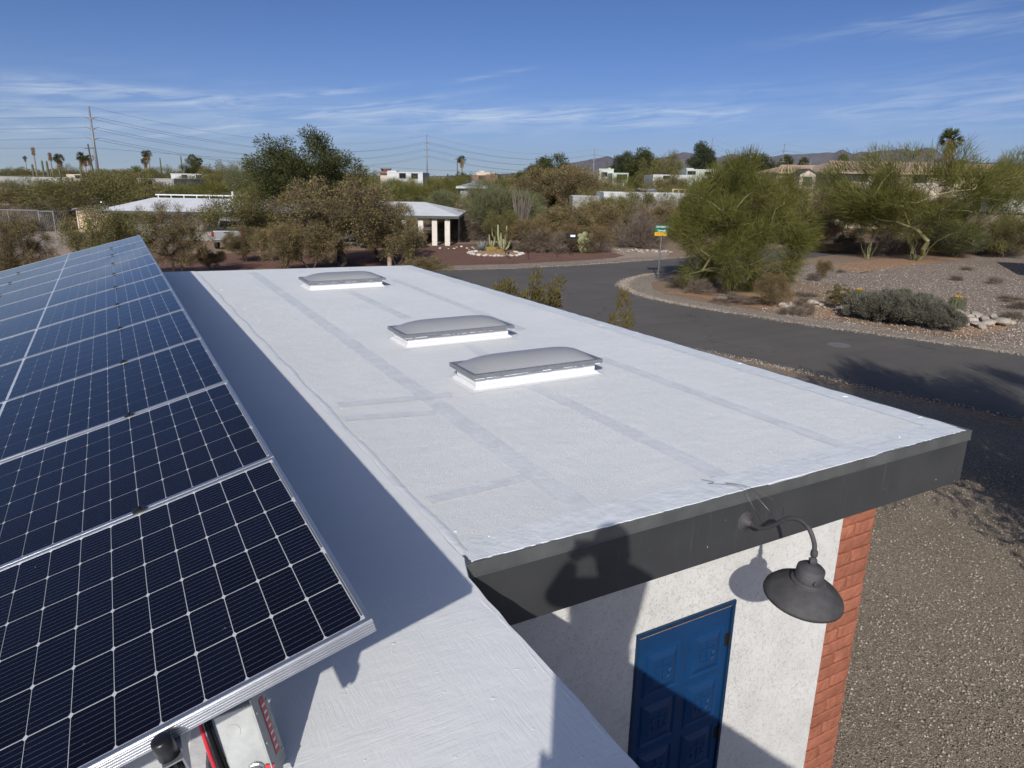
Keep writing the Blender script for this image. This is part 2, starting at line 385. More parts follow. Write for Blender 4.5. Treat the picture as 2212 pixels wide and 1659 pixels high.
# coating dripping over the fascia cap: ragged white edge
vs, fs = [], []; xs = np.arange(1.16, XR - .03, .022); rr = np.random.default_rng(4)
edge = np.cumsum(rr.normal(0, .0022, len(xs))); edge = edge - np.linspace(edge[0], edge[-1], len(xs)); edge = np.clip(edge * .7 + rr.normal(0, .0015, len(xs)), -.010, .022)
for x, e in zip(xs, edge): vs += [(x, Y0 + .10, ROOF + .0072), (x, Y0 + .012 + e, ROOF + .0076), (x, Y0 + .012 + e - .002, ROOF + .0015)]
for i in range(len(xs) - 1):
    for k in range(2): fs.append((i * 3 + k, i * 3 + k + 1, i * 3 + k + 4, i * 3 + k + 3))
MB().add(vs, fs).build('ragged_coating_edge', M_SMOOTH, house)
# fascia and drip edge
MB().bb((XL, Y0 + .0015, ROOF - .365), (XR - .045, Y0 + .022, ROOF - .05)).build('fascia_board', M_FASCIA, house, bevel=.003)
MB().bb((XR - .043, Y0 + .004, ROOF - .365), (XR - .006, Y0 + .034, ROOF - .05)).build('fascia_corner_trim', M_FASCIA, house, bevel=.003)
MB().bb((XR - .030, Y0 + .036, ROOF - .365), (XR - .010, YB, ROOF - .05)).build('fascia_board', M_FASCIA, house, bevel=.003)
de = MB()
de.bb((XL - .005, Y0 - .004, ROOF - .058), (XR + .006, Y0 + .0105, ROOF + .004)); de.bb((XL, Y0 - .0075, ROOF - .064), (XR + .006, Y0 - .0045, ROOF - .056))
de.bb((XL, Y0 + .0108, ROOF - .02), (XR - .013, Y0 + .075, ROOF + .0055))
de.build('drip_edge', M_DRIPEDGE, house, bevel=.0015)
de = MB(); de.bb((XR - .009, Y0 + .011, ROOF - .058), (XR + .006, YB, ROOF + .004)); de.build('drip_edge', M_DRIPEDGE, house, bevel=.0015)
MB().bb((XL, Y0 + .034, ROOF - .345), (XR - .031, YB - .3, ROOF - .335)).build('soffit', M_STUCCO, house)
# walls
BX0, BX1 = 4.169, 4.535          # brick pier
DX0, DX1, DZ = 2.395, 3.193, 2.070
w = MB()
w.bb((.9, YW, 0), (DX0, YW + .2, ROOF - .346)); w.bb((DX1, YW, 0), (BX0, YW + .2, ROOF - .346)); w.bb((DX0, YW, DZ), (DX1, YW + .2, ROOF - .346))
w.build('stucco_wall', M_STUCCO, house)
MB().bb((.75, -3.1, 0), (1.05, YW - .002, ROOF - .112)).build('stucco_wall', M_STUCCO, house)
MB().bb((-2.8, -3.1, 0), (.748, -2.8, ROOF - .112)).build('stucco_wall', M_STUCCO, house)
MB().bb((-2.8, -2.79, 0), (-2.5, 13.2, ROOF - .112)).build('stucco_wall', M_STUCCO, house)
MB().bb((BX0 + .002, YW + .017, 0), (BX1 - .012, 12.3, ROOF - .347)).build('mortar_core', M_MORTAR, house)
MB().bb((-2.49, 12.31, 0), (BX1 - .02, 12.55, ROOF - .348)).build('stucco_wall', M_STUCCO, house)
# bricks of the pier, one by one
brick_me = {}
def brick(x0, x1, z0, seed):
    key = (round(x1 - x0, 3), seed % 4)
    if key not in brick_me:
        rg = random.Random(seed * 7 + int(key[0] * 100)); b = MB(); L, H, Dp = x1 - x0, .094, .1
        nx = 7; vs = []; fs = []
        for i in range(nx + 1):
            x = L * i / nx - L / 2; lo = rg.uniform(-.002, .004); hi = rg.uniform(-.004, .002); e = .006 if i in (0, nx) else 0
            vs += [(x, .004 + e, lo), (x, -.003 + e + rg.uniform(-.0025, .0025), .010), (x, -.004 + e + rg.uniform(-.004, .003), H / 2), (x, -.003 + e + rg.uniform(-.0025, .0025), H - .010), (x, .004 + e, H + hi), (x, .06, H), (x, .06, 0)]
        for i in range(nx):
            for k in range(7): fs.append((i * 7 + k, (i + 1) * 7 + k, (i + 1) * 7 + (k + 1) % 7, i * 7 + (k + 1) % 7))
        fs += [tuple(range(7)), tuple(reversed(range(nx * 7, nx * 7 + 7)))]
        b.add(vs, fs); brick_me[key] = b.mesh('brick', M_BRICK)
    o = bpy.data.objects.new('brick', brick_me[key]); link(o, house); o.location = ((x0 + x1) / 2, YW - .001, z0); return o
z, k = .012, 0
while z + .094 < ROOF - .34:
    if k % 2: brick(BX0 + .002, BX0 + .150, z, k); brick(BX0 + .161, BX1, z, k + 1)
    else: brick(BX0 + .002, BX1, z, k)
    z += .1058; k += 1
# second row of bricks on the side wall near the corner
# door
door = empty('door'); door.parent = house
tag(door, 'blue panelled door with bare wood strip along its top')
j = MB(); j.bb((DX0 + .001, YW - .012, 0), (DX0 + .022, YW + .05, DZ - .001)); j.bb((DX1 - .022, YW - .012, 0), (DX1 - .001, YW + .05, DZ - .001)); j.bb((DX0 + .001, YW - .014, DZ - .030), (DX1 - .001, YW + .05, DZ - .0012))
j.build('door_frame', M_JAMB, door, bevel=.002)
MB().bb((DX0 + .024, YW + .004, .02), (DX1 - .024, YW + .046, DZ - .046)).build('door_leaf', M_BLUE, door, bevel=.002)
MB().bb((DX0 + .030, YW - .0005, DZ - .0455), (DX1 - .026, YW + .044, DZ - .0325)).build('head_strip', M_RAWWOOD, door)
PW, PH = .262, .300
pm = MB()
def ring(a, b, ya, yb):
    o = [(-a[0], ya, -a[1]), (a[0], ya, -a[1]), (a[0], ya, a[1]), (-a[0], ya, a[1])]; i = [(-b[0], yb, -b[1]), (b[0], yb, -b[1]), (b[0], yb, b[1]), (-b[0], yb, b[1])]
    pm.add(o + i, [(0, 1, 5, 4), (1, 2, 6, 5), (2, 3, 7, 6), (3, 0, 4, 7)])
hw, hh = PW / 2, PH / 2
ring((hw + .012, hh + .012), (hw, hh), 0, -.014); ring((hw, hh), (hw - .012, hh - .012), -.014, -.004); ring((hw - .012, hh - .012), (hw - .055, hh - .055), -.004, -.018)
pm.add([(-hw + .055, -.018, -hh + .055), (hw - .055, -.018, -hh + .055), (hw - .055, -.018, hh - .055), (-hw + .055, -.018, hh - .055)], [(0, 1, 2, 3)])
pm.tube([(0, -.019, -.075), (0, -.021, 0), (0, -.019, .08)], [.003, .005, .003], 6); pm.tube([(-.055, -.019, .03), (0, -.021, .03), (.055, -.019, .03)], [.003, .0055, .003], 6)
for sx in (-1, 1):
    pm.tube([(sx * .055, -.019, .045), (sx * .06, -.020, .005), (sx * .044, -.021, -.012), (sx * .052, -.021, -.038), (sx * .030, -.021, -.055), (sx * .012, -.02, -.05)], [.003, .004, .005, .005, .005, .003], 6)
pme = pm.mesh('raised_panel', M_BLUE)
for cx in (DX0 + .024 + .195, DX1 - .024 - .195):
    for r_ in range(5):
        o = bpy.data.objects.new('raised_panel', pme); link(o, door); o.location = (cx, YW + .004, DZ - .046 - .125 - PH / 2 - r_ * .372)
for zz in (1.78, 1.05, .28):
    hg = MB(); hg.tube([(DX1 - .023, YW - .004, zz - .045), (DX1 - .023, YW - .004, zz + .045)], .007, 8); hg.bb((DX1 - .05, YW - .001, zz - .045), (DX1 - .026, YW + .0035, zz + .045)); hg.build('hinge', M_BRASS, door)
MB().lathe([(.012, 0), (.012, .03), (.028, .04), (.03, .055), (.02, .068), (0.004, .07)], 14, Matrix.Rotation(R(90), 3, 'X'), (DX0 + .09, YW + .004, 1.0)).build('door_knob', M_BRASS, door, sm=True)

# ================================================================== gooseneck lamp on the fascia
lamp = empty('gooseneck_lamp', (2.79, Y0 + .012, 2.865), 0, 'dark iron gooseneck barn lamp with wide shade fixed to charcoal fascia', 'lamp')
Mx = Matrix.Rotation(R(90), 3, 'X')     # lathe axis towards -Y
MB().lathe([(.062, 0), (.062, .008), (.052, .014), (.040, .016), (.036, .026), (.018, .03), (.016, .05)], 28, Mx).build('base_plate', M_LAMP, lamp, sm=True)
def bez(p, n=26):
    """Catmull-Rom through points"""
    p = [Vector(q) for q in p]; p = [p[0] * 2 - p[1]] + p + [p[-1] * 2 - p[-2]]; out = []
    for i in range(1, len(p) - 2):
        for k in range(n):
            t = k / n; a, b, c, d = p[i - 1], p[i], p[i + 1], p[i + 2]
            out.append(.5 * ((2 * b) + (c - a) * t + (2 * a - 5 * b + 4 * c - d) * t * t + (3 * b - a - 3 * c + d) * t ** 3))
    return out + [p[-2]]
arm = bez([(0, -.03, 0), (0, -.075, .0), (0, -.125, .012), (0, -.19, .062), (0, -.262, .128), (0, -.325, .155), (0, -.390, .140), (0, -.433, .080), (0, -.442, .030)], 8)
MB().tube(arm, .0115, 12).build('arm', M_LAMP, lamp, sm=True)
LY = -.442
MB().lathe([(.0155, -.045), (.0175, -.04), (.0175, -.02), (.0155, -.015)], 12, None, (0, LY, .055)).build('collar', M_LAMP, lamp, sm=True)
nk = MB(); nk.lathe([(.010, -.05), (.017, -.056), (.021, -.07), (.017, -.086), (.010, -.092)], 6, None, (0, LY, .055)); nk.tube([(-.018, LY, .007), (-.032, LY, .007)], .004, 6); nk.build('swivel_joint', M_LAMP, lamp)
tilt = Matrix.Rotation(R(8), 3, 'X')
c0 = Vector((0, LY, -.035))
MB().lathe([(.012, .0), (.03, -.006), (.038, -.012), (.058, -.016), (.066, -.024), (.068, -.075), (.070, -.085)], 32, tilt, c0).build('cap', M_LAMP, lamp, sm=True)
MB().lathe([(.071, -.080), (.082, -.086), (.084, -.092), (.080, -.098), (.086, -.100), (.125, -.120), (.165, -.150), (.188, -.178), (.192, -.194), (.188, -.194), (.184, -.178), (.16, -.153), (.12, -.124), (.07, -.104)], 48, tilt, c0).build('shade', M_LAMP, lamp, sm=True)
MB().lathe([(.012, -.1), (.028, -.12), (.032, -.145), (.022, -.168), (.004, -.175)], 14, tilt, c0).build('bulb', M_LAMPIN, lamp, sm=True)
kn = MB(); kn.lathe([(.011, 0), (.011, .006), (.008, .008)], 14, Mx, c0 + tilt @ Vector((-.035, -.062, -.062))); kn.build('photocell', M_LAMP, lamp, sm=True)
wires = empty('loose_wires', (2.70, Y0 + .1, ROOF), 0, 'thin black wires hanging from the roof edge down to the gooseneck lamp', 'wire')
for (a, b, c, d) in [((0, 0, .012), (.03, -.10, .02), (.05, -.19, -.08), (.10, -.21, -.16)), ((.02, .0, .012), (.06, -.10, .02), (.10, -.22, -.06), (.13, -.25, -.12)), ((.02, .01, .012), (.08, -.10, .02), (.16, -.25, -.04), (.12, -.30, -.07)), ((-.06, .10, .012), (-.03, .04, .014), (-.07, .04, .014), (.0, -.0, .012))]:
    MB().tube(bez([a, b, c, d], 7), .0009, 5).build('strand', M_BLACK, wires)

# ================================================================== skylights
def skylight(x0, x1, y0, y1, label):
    t = empty('skylight', ((x0 + x1) / 2, (y0 + y1) / 2, ROOF + .003), 0, label, 'skylight', 'dome skylights on the white roof')
    X, Y = (x1 - x0) / 2, (y1 - y0) / 2
    cu = MB(); ins = .045
    cu.prism([(-X + ins, -Y + ins), (X - ins, -Y + ins), (X - ins, Y - ins), (-X + ins, Y - ins)], .0, .092)
    cu.build('curb', M_CURB, t, bevel=.008, seg=2)
    sk = MB(); vs = []
    for (a, z) in ((ins - .07, .0), (ins - .03, .006), (ins - .004, .03)): vs += [(-X + a, -Y + a, z), (X - a, -Y + a, z), (X - a, Y - a, z), (-X + a, Y - a, z)]
    sk.add(vs, [(4 * r + k, 4 * r + (k + 1) % 4, 4 * r + 4 + (k + 1) % 4, 4 * r + 4 + k) for r in range(2) for k in range(4)]); sk.build('flashing', M_CURB, t)
    for (a, b) in (((-X, -Y, .096), (X, -Y + .03, .132)), ((-X, Y - .03, .096), (X, Y, .132)), ((-X, -Y + .0305, .0962), (-X + .03, Y - .0305, .1322)), ((X - .03, -Y + .0305, .0962), (X, Y - .0305, .1322))):
        MB().bb(a, b).build('frame_bar', M_SKFRAME, t, bevel=.003)
    rgl = random.Random(int(x0 * 1000 + y0 * 10)); cw = MB()
    for i in range(14):
        u = rgl.uniform(-X, X); cw.box((u, -Y - .0006, .0975 + rgl.uniform(0, .002)), (rgl.uniform(.02, .09), .002, rgl.uniform(.002, .005)))
    tag(cw.build('paint_smears', M_DRIP, t), kind='stuff')
    nx, ny = 56, 24; vs, fs = [], []; dx, dy = X - .028, Y - .028
    for j_ in range(ny + 1):
        for i in range(nx + 1):
            u, v = -1 + 2 * i / nx, -1 + 2 * j_ / ny
            eu = min(1, (1 - abs(u)) / .34); ev = min(1, (1 - abs(v)) / .75)
            s = lambda q: q * q * (3 - 2 * q)
            vs.append((u * dx, v * dy, .116 + .098 * (max(0, 1 - abs(u) ** 5) ** .75) * (max(0, 1 - v * v) ** .7)))
    for j_ in range(ny):
        for i in range(nx): fs.append((j_ * (nx + 1) + i, j_ * (nx + 1) + i + 1, (j_ + 1) * (nx + 1) + i + 1, (j_ + 1) * (nx + 1) + i))
    MB().add(vs, fs).build('dome', M_DOME, t, sm=True)
    for k in range(6):
        MB().tube([(-X + .1 + k * (2 * X - .2) / 5, -Y - .001, .112), (-X + .1 + k * (2 * X - .2) / 5, -Y - .006, .112)], .005, 8).build('screw', M_STEEL, t)
skylight(2.265, 3.470, 4.630, 5.080, 'frosted dome skylight on the white roof, nearest the gooseneck lamp')
skylight(2.310, 3.500, 6.200, 6.690, 'frosted dome skylight, the middle one of three on the white roof')
skylight(2.350, 3.510, 10.15, 10.72, 'frosted dome skylight nearest the far edge of the white roof')

# ================================================================== solar array
AX, AZ, TILT = .388, ROOF + .646, R(14.6)
PL, PWD, PITCHY, AY = 2.046, 1.030, 1.046, 1.287
cellb = MB(); cx, cy, ch = .0403, .0815, .0075
oct_ = [(-cx + ch * .6, -cy), (cx - ch * .6, -cy), (cx, -cy + ch), (cx, cy - ch), (cx - ch * .6, cy), (-cx + ch * .6, cy), (-cx, cy - ch), (-cx, -cy + ch)]
cellb.prism(oct_, -.0004, 0); cell_me = cellb.mesh('cell', M_CELL)
def cell_centres():
    for h_ in range(2):
        for i in range(12):
            x = -(.018 + .0415 + i * .083 + h_ * (.996 + .014))
            for k in range(6): yield x, .0155 + .08325 + k * .1665
fr = MB()
for (a, b) in (((-PL, 0, -.035), (0, .011, 0)), ((-PL, PWD - .011, -.035), (0, PWD, 0)), ((-.011, .0112, -.035), (-.0002, PWD - .0112, -.0002)), ((-PL + .0002, .0112, -.035), (-PL + .011, PWD - .0112, -.0002))): fr.bb(a, b)
for k in range(5): fr.bb((-PL, -.0028, -.0075 - k * .0062), (0, .0003, -.0042 - k * .0062))
frame_me = fr.mesh('frame', M_ALU)
back_me = MB().bb((-PL + .0112, .0112, -.009), (-.0112, PWD - .0112, -.0042)).mesh('backsheet', M_BACK)
rib_me = MB().bb((-.0165, 0, -.0041), (-.0125, .30, -.0034)).mesh('ribbon', M_RIBBON)
far_cells = MB()
for (x, y) in cell_centres(): far_cells.add([(x + p[0], y + p[1], -.0032) for p in oct_], [tuple(range(8))])
far_me = far_cells.mesh('cells', M_CELLF)
cb = MB(); cb.box((0, 0, .003), (.038, .026, .006)); cb.lathe([(.007, .006), (.007, .012), (.005, .013)], 10); clamp_me = cb.mesh('clamp', M_BLACK)
ords = ['nearest', 'second', 'third', 'fourth', 'fifth', 'sixth', 'seventh', 'eighth', 'ninth', 'tenth', 'farthest']
def child(name, me, parent, loc=(0, 0, 0)):
    o = bpy.data.objects.new(name, me); link(o, parent); o.location = loc; return o
for i in range(11):
    lab = {0: 'dark solar panel at the near end of the row, above the grey junction box', 10: 'solar panel at the far end of the row, by the back roof edge'}.get(i, 'dark solar panel, %s in the row counted from the grey junction box' % ords[i])
    p = empty('solar_panel', (AX, AY + i * PITCHY, AZ), 0, lab, 'solar panel', 'solar panels in one tilted row')
    p.rotation_euler = (0, -TILT + random.Random(i).uniform(-.002, .002), 0)
    child('frame', frame_me, p); child('backsheet', back_me, p)
    if i < 4:
        for (x, y) in cell_centres(): child('cell', cell_me, p, (x, y, -.0030))
    else: tag(child('cells', far_me, p), kind='stuff')
    for k in range(3): child('ribbon', rib_me, p, (0, .03 + k * .335, 0))
    if i < 10:
        for xx in (-.43, -1.62): child('clamp', clamp_me, p, (xx, PWD + .008, .001))
ca, sa = math.cos(TILT), math.sin(TILT)
def arr(d, n, y): return Vector((AX - d * ca - n * sa, y, AZ - d * sa + n * ca))     # d down the slope, n off the panel
for d, lab in ((.43, 'aluminium mounting rail whose open end sticks out under the nearest panel'), (1.62, 'lower aluminium mounting rail under the solar panels')):
    rail = empty('mounting_rail', arr(d, -.036, AY - .06), 0, lab, 'rail')
    rail.rotation_euler = (0, -TILT, 0); L = 11 * PITCHY + .12
    b = MB(); pr = [(-.019, 0), (.019, 0), (.019, -.045), (.007, -.050), (0, -.036), (-.007, -.050), (-.019, -.045)]; ih = [(x * .8, -.025 + (z_ + .025) * .85) for x, z_ in pr]; n_ = len(pr)
    vs = [(x, 0, z_) for x, z_ in pr] + [(x, L, z_) for x, z_ in pr] + [(x, 0, z_) for x, z_ in ih] + [(x, .3, z_) for x, z_ in ih]
    fs = [(i, (i + 1) % n_, n_ + (i + 1) % n_, n_ + i) for i in range(n_)] + [tuple(range(n_, 2 * n_))] + [(i, 2 * n_ + i, 2 * n_ + (i + 1) % n_, (i + 1) % n_) for i in range(n_)] + [(2 * n_ + i, 3 * n_ + i, 3 * n_ + (i + 1) % n_, 2 * n_ + (i + 1) % n_) for i in range(n_)] + [tuple(range(3 * n_, 4 * n_))]
    b.add(vs, fs); b.build('channel', M_ALUD, rail)
    if d < 1:
        e = MB(); e.lathe([(.0, .042), (.012, .042), (.0175, .040), (.019, .036), (.019, -.002), (.016, -.004), (.004, -.0045)], 24, None, (-.004, .022, .005)); e.build('end_cap', M_BLACK, rail, sm=True)
        MB().tube([(-.004, .022, .001), (-.004, .022, -.045)], .006, 8).build('bolt', M_BLACK, rail)
    for k in range(5):
        y = .9 + k * 2.6; hgt = arr(d, -.08, 0).z - ROOF
        lg = MB(); lg.tube([(0, y, -.04), (hgt * math.sin(TILT) * -1.0 * 0, y, -.04 - hgt * .96)], .017, 8); lg.build('standoff_leg', M_ALUD, rail)
# junction box, conduit and cables below the near panel
jb = empty('junction_box', (.175, 1.63, ROOF + .012), R(-16), 'grey metal junction box with red warning label on the white roof', 'junction box')
jt = Matrix.Rotation(R(-17), 3, 'Y') @ Matrix.Rotation(R(-22), 3, 'X')
def J(v): return jt @ Vector(v)
b = MB(); b.box(J((0, 0, .115)), (.10, .10, .19), 0, jt); b.build('case', M_GALV, jb, bevel=.003)
b = MB(); b.box(J((.0535, .002, .115)), (.004, .13, .215), 0, jt); b.build('cover_plate', M_GALV, jb, bevel=.001)
b = MB(); b.box(J((.0565, .012, .125)), (.0012, .038, .15), 0, jt); b.build('warning_label', M_RED, jb)
for k in range(7):
    b = MB(); b.box(J((.0575, .012 , .066 + k * .019)), (.0008, .028 - .006 * (k % 2), .006), 0, jt); b.build('print_line', M_WHITE, jb)
b = MB(); b.box(J((.045, -.056, .035)), (.022, .008, .03), 0, jt @ Matrix.Rotation(.3, 3, 'Y')); b.build('label_corner', M_RED, jb)
for zz in (.04, .10, .18):
    for yy in (-.05, .055):
        b = MB(); b.lathe([(.005, 0), (.005, .002), (.002, .003)], 8, jt @ Matrix.Rotation(R(90), 3, 'Y'), J((.0556, yy, zz))); b.build('screw', M_STEEL, jb)
b = MB(); b.lathe([(.018, 0), (.018, .0012), (.016, .0012), (.016, .0006), (.002, .0006)], 22, jt @ Matrix.Rotation(R(90), 3, 'X'), J((-.012, -.0501, .16))); b.build('knockout', M_GALV, jb)
cn = J((.012, -.05, .045)); b = MB(); b.lathe([(.024, 0), (.024, .005), (.02, .007), (.02, .02), (.016, .022), (.016, .036), (.011, .036), (.011, .03)], 20, jt @ Matrix.Rotation(R(105), 3, 'X'), cn); b.build('cable_fitting', M_STEEL, jb, sm=False)
cond = empty('cable_duct', (.02, 1.62, ROOF + .006), 0, 'painted white wooden strip carrying cables under the near solar panel', 'cable duct')
b = MB(); b.box((.035, .28, .03), (.05, .85, .045), R(-8)); b.build('strip', M_CURB, cond, bevel=.004)
for m, off, r_, nm_, lb in ((M_REDW, .0, .0055, 'red_cable', 'red insulated cable running under the near solar panel'), (M_BLACK, .014, .0065, 'black_cable', 'thick black cable running under the near solar panel'), (M_BLACK, .024, .005, 'black_cable', 'thinner black cable beside the grey junction box')):
    b = MB(); b.tube(bez([(.02 + off, 2.2, ROOF + .30), (.045 + off, 1.85, ROOF + .13), (.075 + off * 1.1, 1.60, ROOF + .07), (.115 + off, 1.42, ROOF + .02), (.16 + off, 1.2, ROOF + .016), (.3 + off, .4, ROOF + .015)], 8), r_, 8)
    o = b.build(nm_, m, None, sm=True); tag(o, lb, 'cable')
b = MB(); wm = Matrix.Rotation(R(-16), 3, 'Z'); w0 = Vector((.175, 1.63, ROOF + .012)) + wm @ (cn + Vector((0, -.03, 0)))
b.tube(bez([w0, w0 + Vector((.005, -.05, -.012)), w0 + Vector((.03, -.12, -.035)), w0 + Vector((.09, -.3, -.04))], 8), .0075, 8); tag(b.build('outlet_cable', M_BLACK, None, sm=True), 'short black cable leaving the fitting of the grey junction box', 'cable')

# ================================================================== GROUND
def ground_mat(name, c1, c2, c3, peb=60.0, pebamt=.5, bump=.5, big=.35, dist=.02):
    """soil or gravel: broad patches, pebbles in cells of their own tone, fine relief"""
    n = NT(name); p = n.pos()
    f = n.ramp(n.noise(p, big, 6, .62), [(.36, 0), (.66, 1)])
    col = n.mix(f, c1, c2)
    vo = n.new('ShaderNodeTexVoronoi', {'Scale': peb, 'Randomness': 1.0}); n.l.new(p, vo.inputs['Vector'])
    tone = n.new('ShaderNodeSeparateColor'); n.l.new(vo.outputs['Color'], tone.inputs[0])
    col = n.mix(n.math('MULTIPLY', n.ramp(tone.outputs[0], [(.25, 1), (.5, 0)]), pebamt), col, [x * .35 for x in c1])
    col = n.mix(n.math('MULTIPLY', n.ramp(tone.outputs[1], [(.62, 0), (.9, 1)]), pebamt), col, c3)
    fine = n.noise(p, 14, 5, .7); col = n.mix(n.math('MULTIPLY', n.ramp(fine, [(.35, 1), (.6, 0)]), .35), col, [x * .6 for x in c1])
    hgt = n.math('SUBTRACT', 1.0, vo.outputs['Distance'])
    n.bsdf(Base_Color=col, Roughness=.95, Specular_IOR_Level=.15, Normal=n.bump(n.noise(p, 5.0, 4, .6), bump * .5, .02, n.bump(hgt, bump, dist))); return n.m
M_SOIL = ground_mat('desert_soil', (.27, .18, .115), (.33, .245, .17), (.42, .36, .29), 22, .35, .5, .12)
M_GRAVEL = ground_mat('drive_gravel', (.235, .186, .135), (.285, .232, .174), (.52, .455, .365), 95, .7, .8, .3, .008)
M_PINK = ground_mat('pink_gravel', (.255, .20, .155), (.30, .245, .195), (.54, .47, .40), 16, .65, .8, .22, .03)
M_RUST = ground_mat('rust_gravel', (.175, .095, .072), (.225, .125, .095), (.33, .22, .18), 18, .4, .6, .25, .03)
M_TAN = ground_mat('tan_gravel_drive', (.36, .275, .21), (.42, .33, .26), (.52, .44, .36), 20, .3, .4, .2, .02)
M_VERGE = ground_mat('verge_gravel', (.27, .22, .17), (.35, .29, .235), (.55, .49, .42), 26, .6, .7, .3, .02)
M_ORANGE = ground_mat('orange_soil', (.34, .20, .115), (.40, .255, .155), (.48, .38, .28), 20, .3, .5, .6, .02)
def asphalt_mat():
    n = NT('asphalt'); p = n.pos()
    col = n.mix(n.ramp(n.noise(p, .35, 5, .6), [(.35, 0), (.7, 1)]), (.106, .096, .084), (.132, .120, .105))
    st = n.ramp(n.noise(n.stretch(p, (.25, 2.2, 1), (0, 0, -.55)), .8, 5, .65), [(.42, 0), (.7, 1)]); col = n.mix(n.math('MULTIPLY', st, .4), col, (.075, .072, .068))
    agg = n.noise(p, 130, 2, .5); col = n.mix(n.math('MULTIPLY', n.ramp(agg, [(.55, 0), (.72, 1)]), .3), col, (.25, .24, .225))
    vc = n.new('ShaderNodeTexVoronoi', {'Scale': .33, 'Randomness': 1.0}, feature='DISTANCE_TO_EDGE'); wv = n.new('ShaderNodeVectorMath', {0: p}, operation='ADD'); nzc = n.new('ShaderNodeTexNoise', {'Scale': 1.4, 'Detail': 4.0}); n.l.new(p, nzc.inputs['Vector']); n.l.new(nzc.outputs['Color'], wv.inputs[1]); n.l.new(wv.outputs[0], vc.inputs['Vector'])
    crk = n.math('MULTIPLY', n.math('LESS_THAN', vc.outputs['Distance'], .006), n.ramp(n.noise(p, .22, 3), [(.5, 0), (.6, 1)])); col = n.mix(n.math('MULTIPLY', crk, .6), col, (.03, .029, .028))
    oil = n.ramp(n.noise(p, 1.3, 4, .7), [(.70, 0), (.76, 1)]); col = n.mix(n.math('MULTIPLY', oil, .3), col, (.045, .043, .04))
    n.bsdf(Base_Color=col, Roughness=.8, Normal=n.bump(agg, .35, .006), Specular_IOR_Level=.3); return n.m
M_ASPH = asphalt_mat()
def sheet(name, poly, z, m, label=None):
    o = MB().sheet(ccw([(p[0], p[1]) for p in poly]), z).build(name, m); tag(o, label, None, None, 'structure'); return o
def gp(pts): return [G(*p) for p in pts]
def wob(pts, amp, step, seed):
    """densify an outline and give it an uneven edge"""
    rg = random.Random(seed); out = []
    for i in range(len(pts)):
        a, b = Vector(pts[i][:2]), Vector(pts[(i + 1) % len(pts)][:2]); n_ = max(1, min(60, int((b - a).length / step)))
        for k in range(n_):
            q = a.lerp(b, k / n_); out.append((q.x + rg.gauss(0, amp), q.y + rg.gauss(0, amp)))
    return out
gn = 64; vs = [(0, 0, 0)] + [(16000 * math.cos(2 * math.pi * i / gn), 16000 * math.sin(2 * math.pi * i / gn), 0) for i in range(gn)]
g = MB().add(vs, [(0, 1 + i, 1 + (i + 1) % gn) for i in range(gn)]).build('ground', M_SOIL); tag(g, kind='structure')
# our own gravel drive and yard round the house
sheet('gravel_drive', wob([(-8, -14), (30, -14), (30, 1.5), G(2212, 930), G(1884, 850), G(1708, 806), G(1600, 782), G(1400, 741), G(1200, 700), (4, 27), (-8, 27)], .05, .5, 1), .004, M_GRAVEL)
far_edge = [(500, 606), (800, 590), (975, 583), (1110, 580), (1250, 573), (1350, 566), (1445, 559), (1560, 549), (1700, 536), (1800, 528), (1950, 521), (2212, 512), (2400, 506)]
isl_top = [(2400, 523), (2212, 530), (1950, 541), (1800, 551), (1640, 570), (1500, 586)]
isl = [(1445, 590), (1400, 593), (1368, 600), (1350, 607), (1344, 613), (1347, 620), (1362, 630), (1395, 641), (1440, 652), (1500, 663), (1600, 679), (1750, 703), (1900, 723), (2050, 744), (2212, 766), (2500, 802)]
near = [(2600, 985), (2212, 907), (1884, 841), (1708, 799), (1600, 775), (1400, 735), (1200, 693), (900, 640), (500, 632)]
sheet('road', wob(gp(far_edge + isl_top + isl + near), .03, .6, 2), .012, M_ASPH)
# corner lot
sheet('corner_lot_gravel', wob(gp([(1560, 600), (1700, 575), (1900, 562), (2212, 552), (2400, 545), (2500, 760), (2212, 752), (2100, 735), (2060, 690), (1900, 640), (1800, 615), (1650, 600)]), .12, .7, 3), .006, M_PINK)
sheet('verge', wob(gp([(1445, 592), (1400, 595), (1368, 602), (1350, 613), (1352, 620), (1366, 629), (1397, 640), (1440, 651), (1500, 662), (1600, 678), (1750, 702), (1900, 722), (2050, 743), (2212, 765), (2212, 748), (2050, 732), (1900, 709), (1750, 688), (1600, 666), (1500, 650), (1440, 638), (1410, 625), (1405, 612), (1450, 600)]), .05, .4, 4), .016, M_VERGE)
sheet('orange_patch', wob(gp([(1440, 632), (1520, 646), (1650, 668), (1780, 688), (1850, 690), (1820, 665), (1700, 640), (1560, 628)]), .12, .4, 5), .010, M_ORANGE)
sheet('orange_patch', wob(gp([(2060, 700), (2140, 690), (2190, 702), (2160, 720), (2080, 725), (2040, 722)]), .08, .3, 6), .010, M_ORANGE)
sheet('orange_patch', wob(gp([(1780, 575), (1900, 560), (2000, 556), (2110, 556), (1990, 572), (1850, 590)]), .12, .4, 7), .010, M_ORANGE)
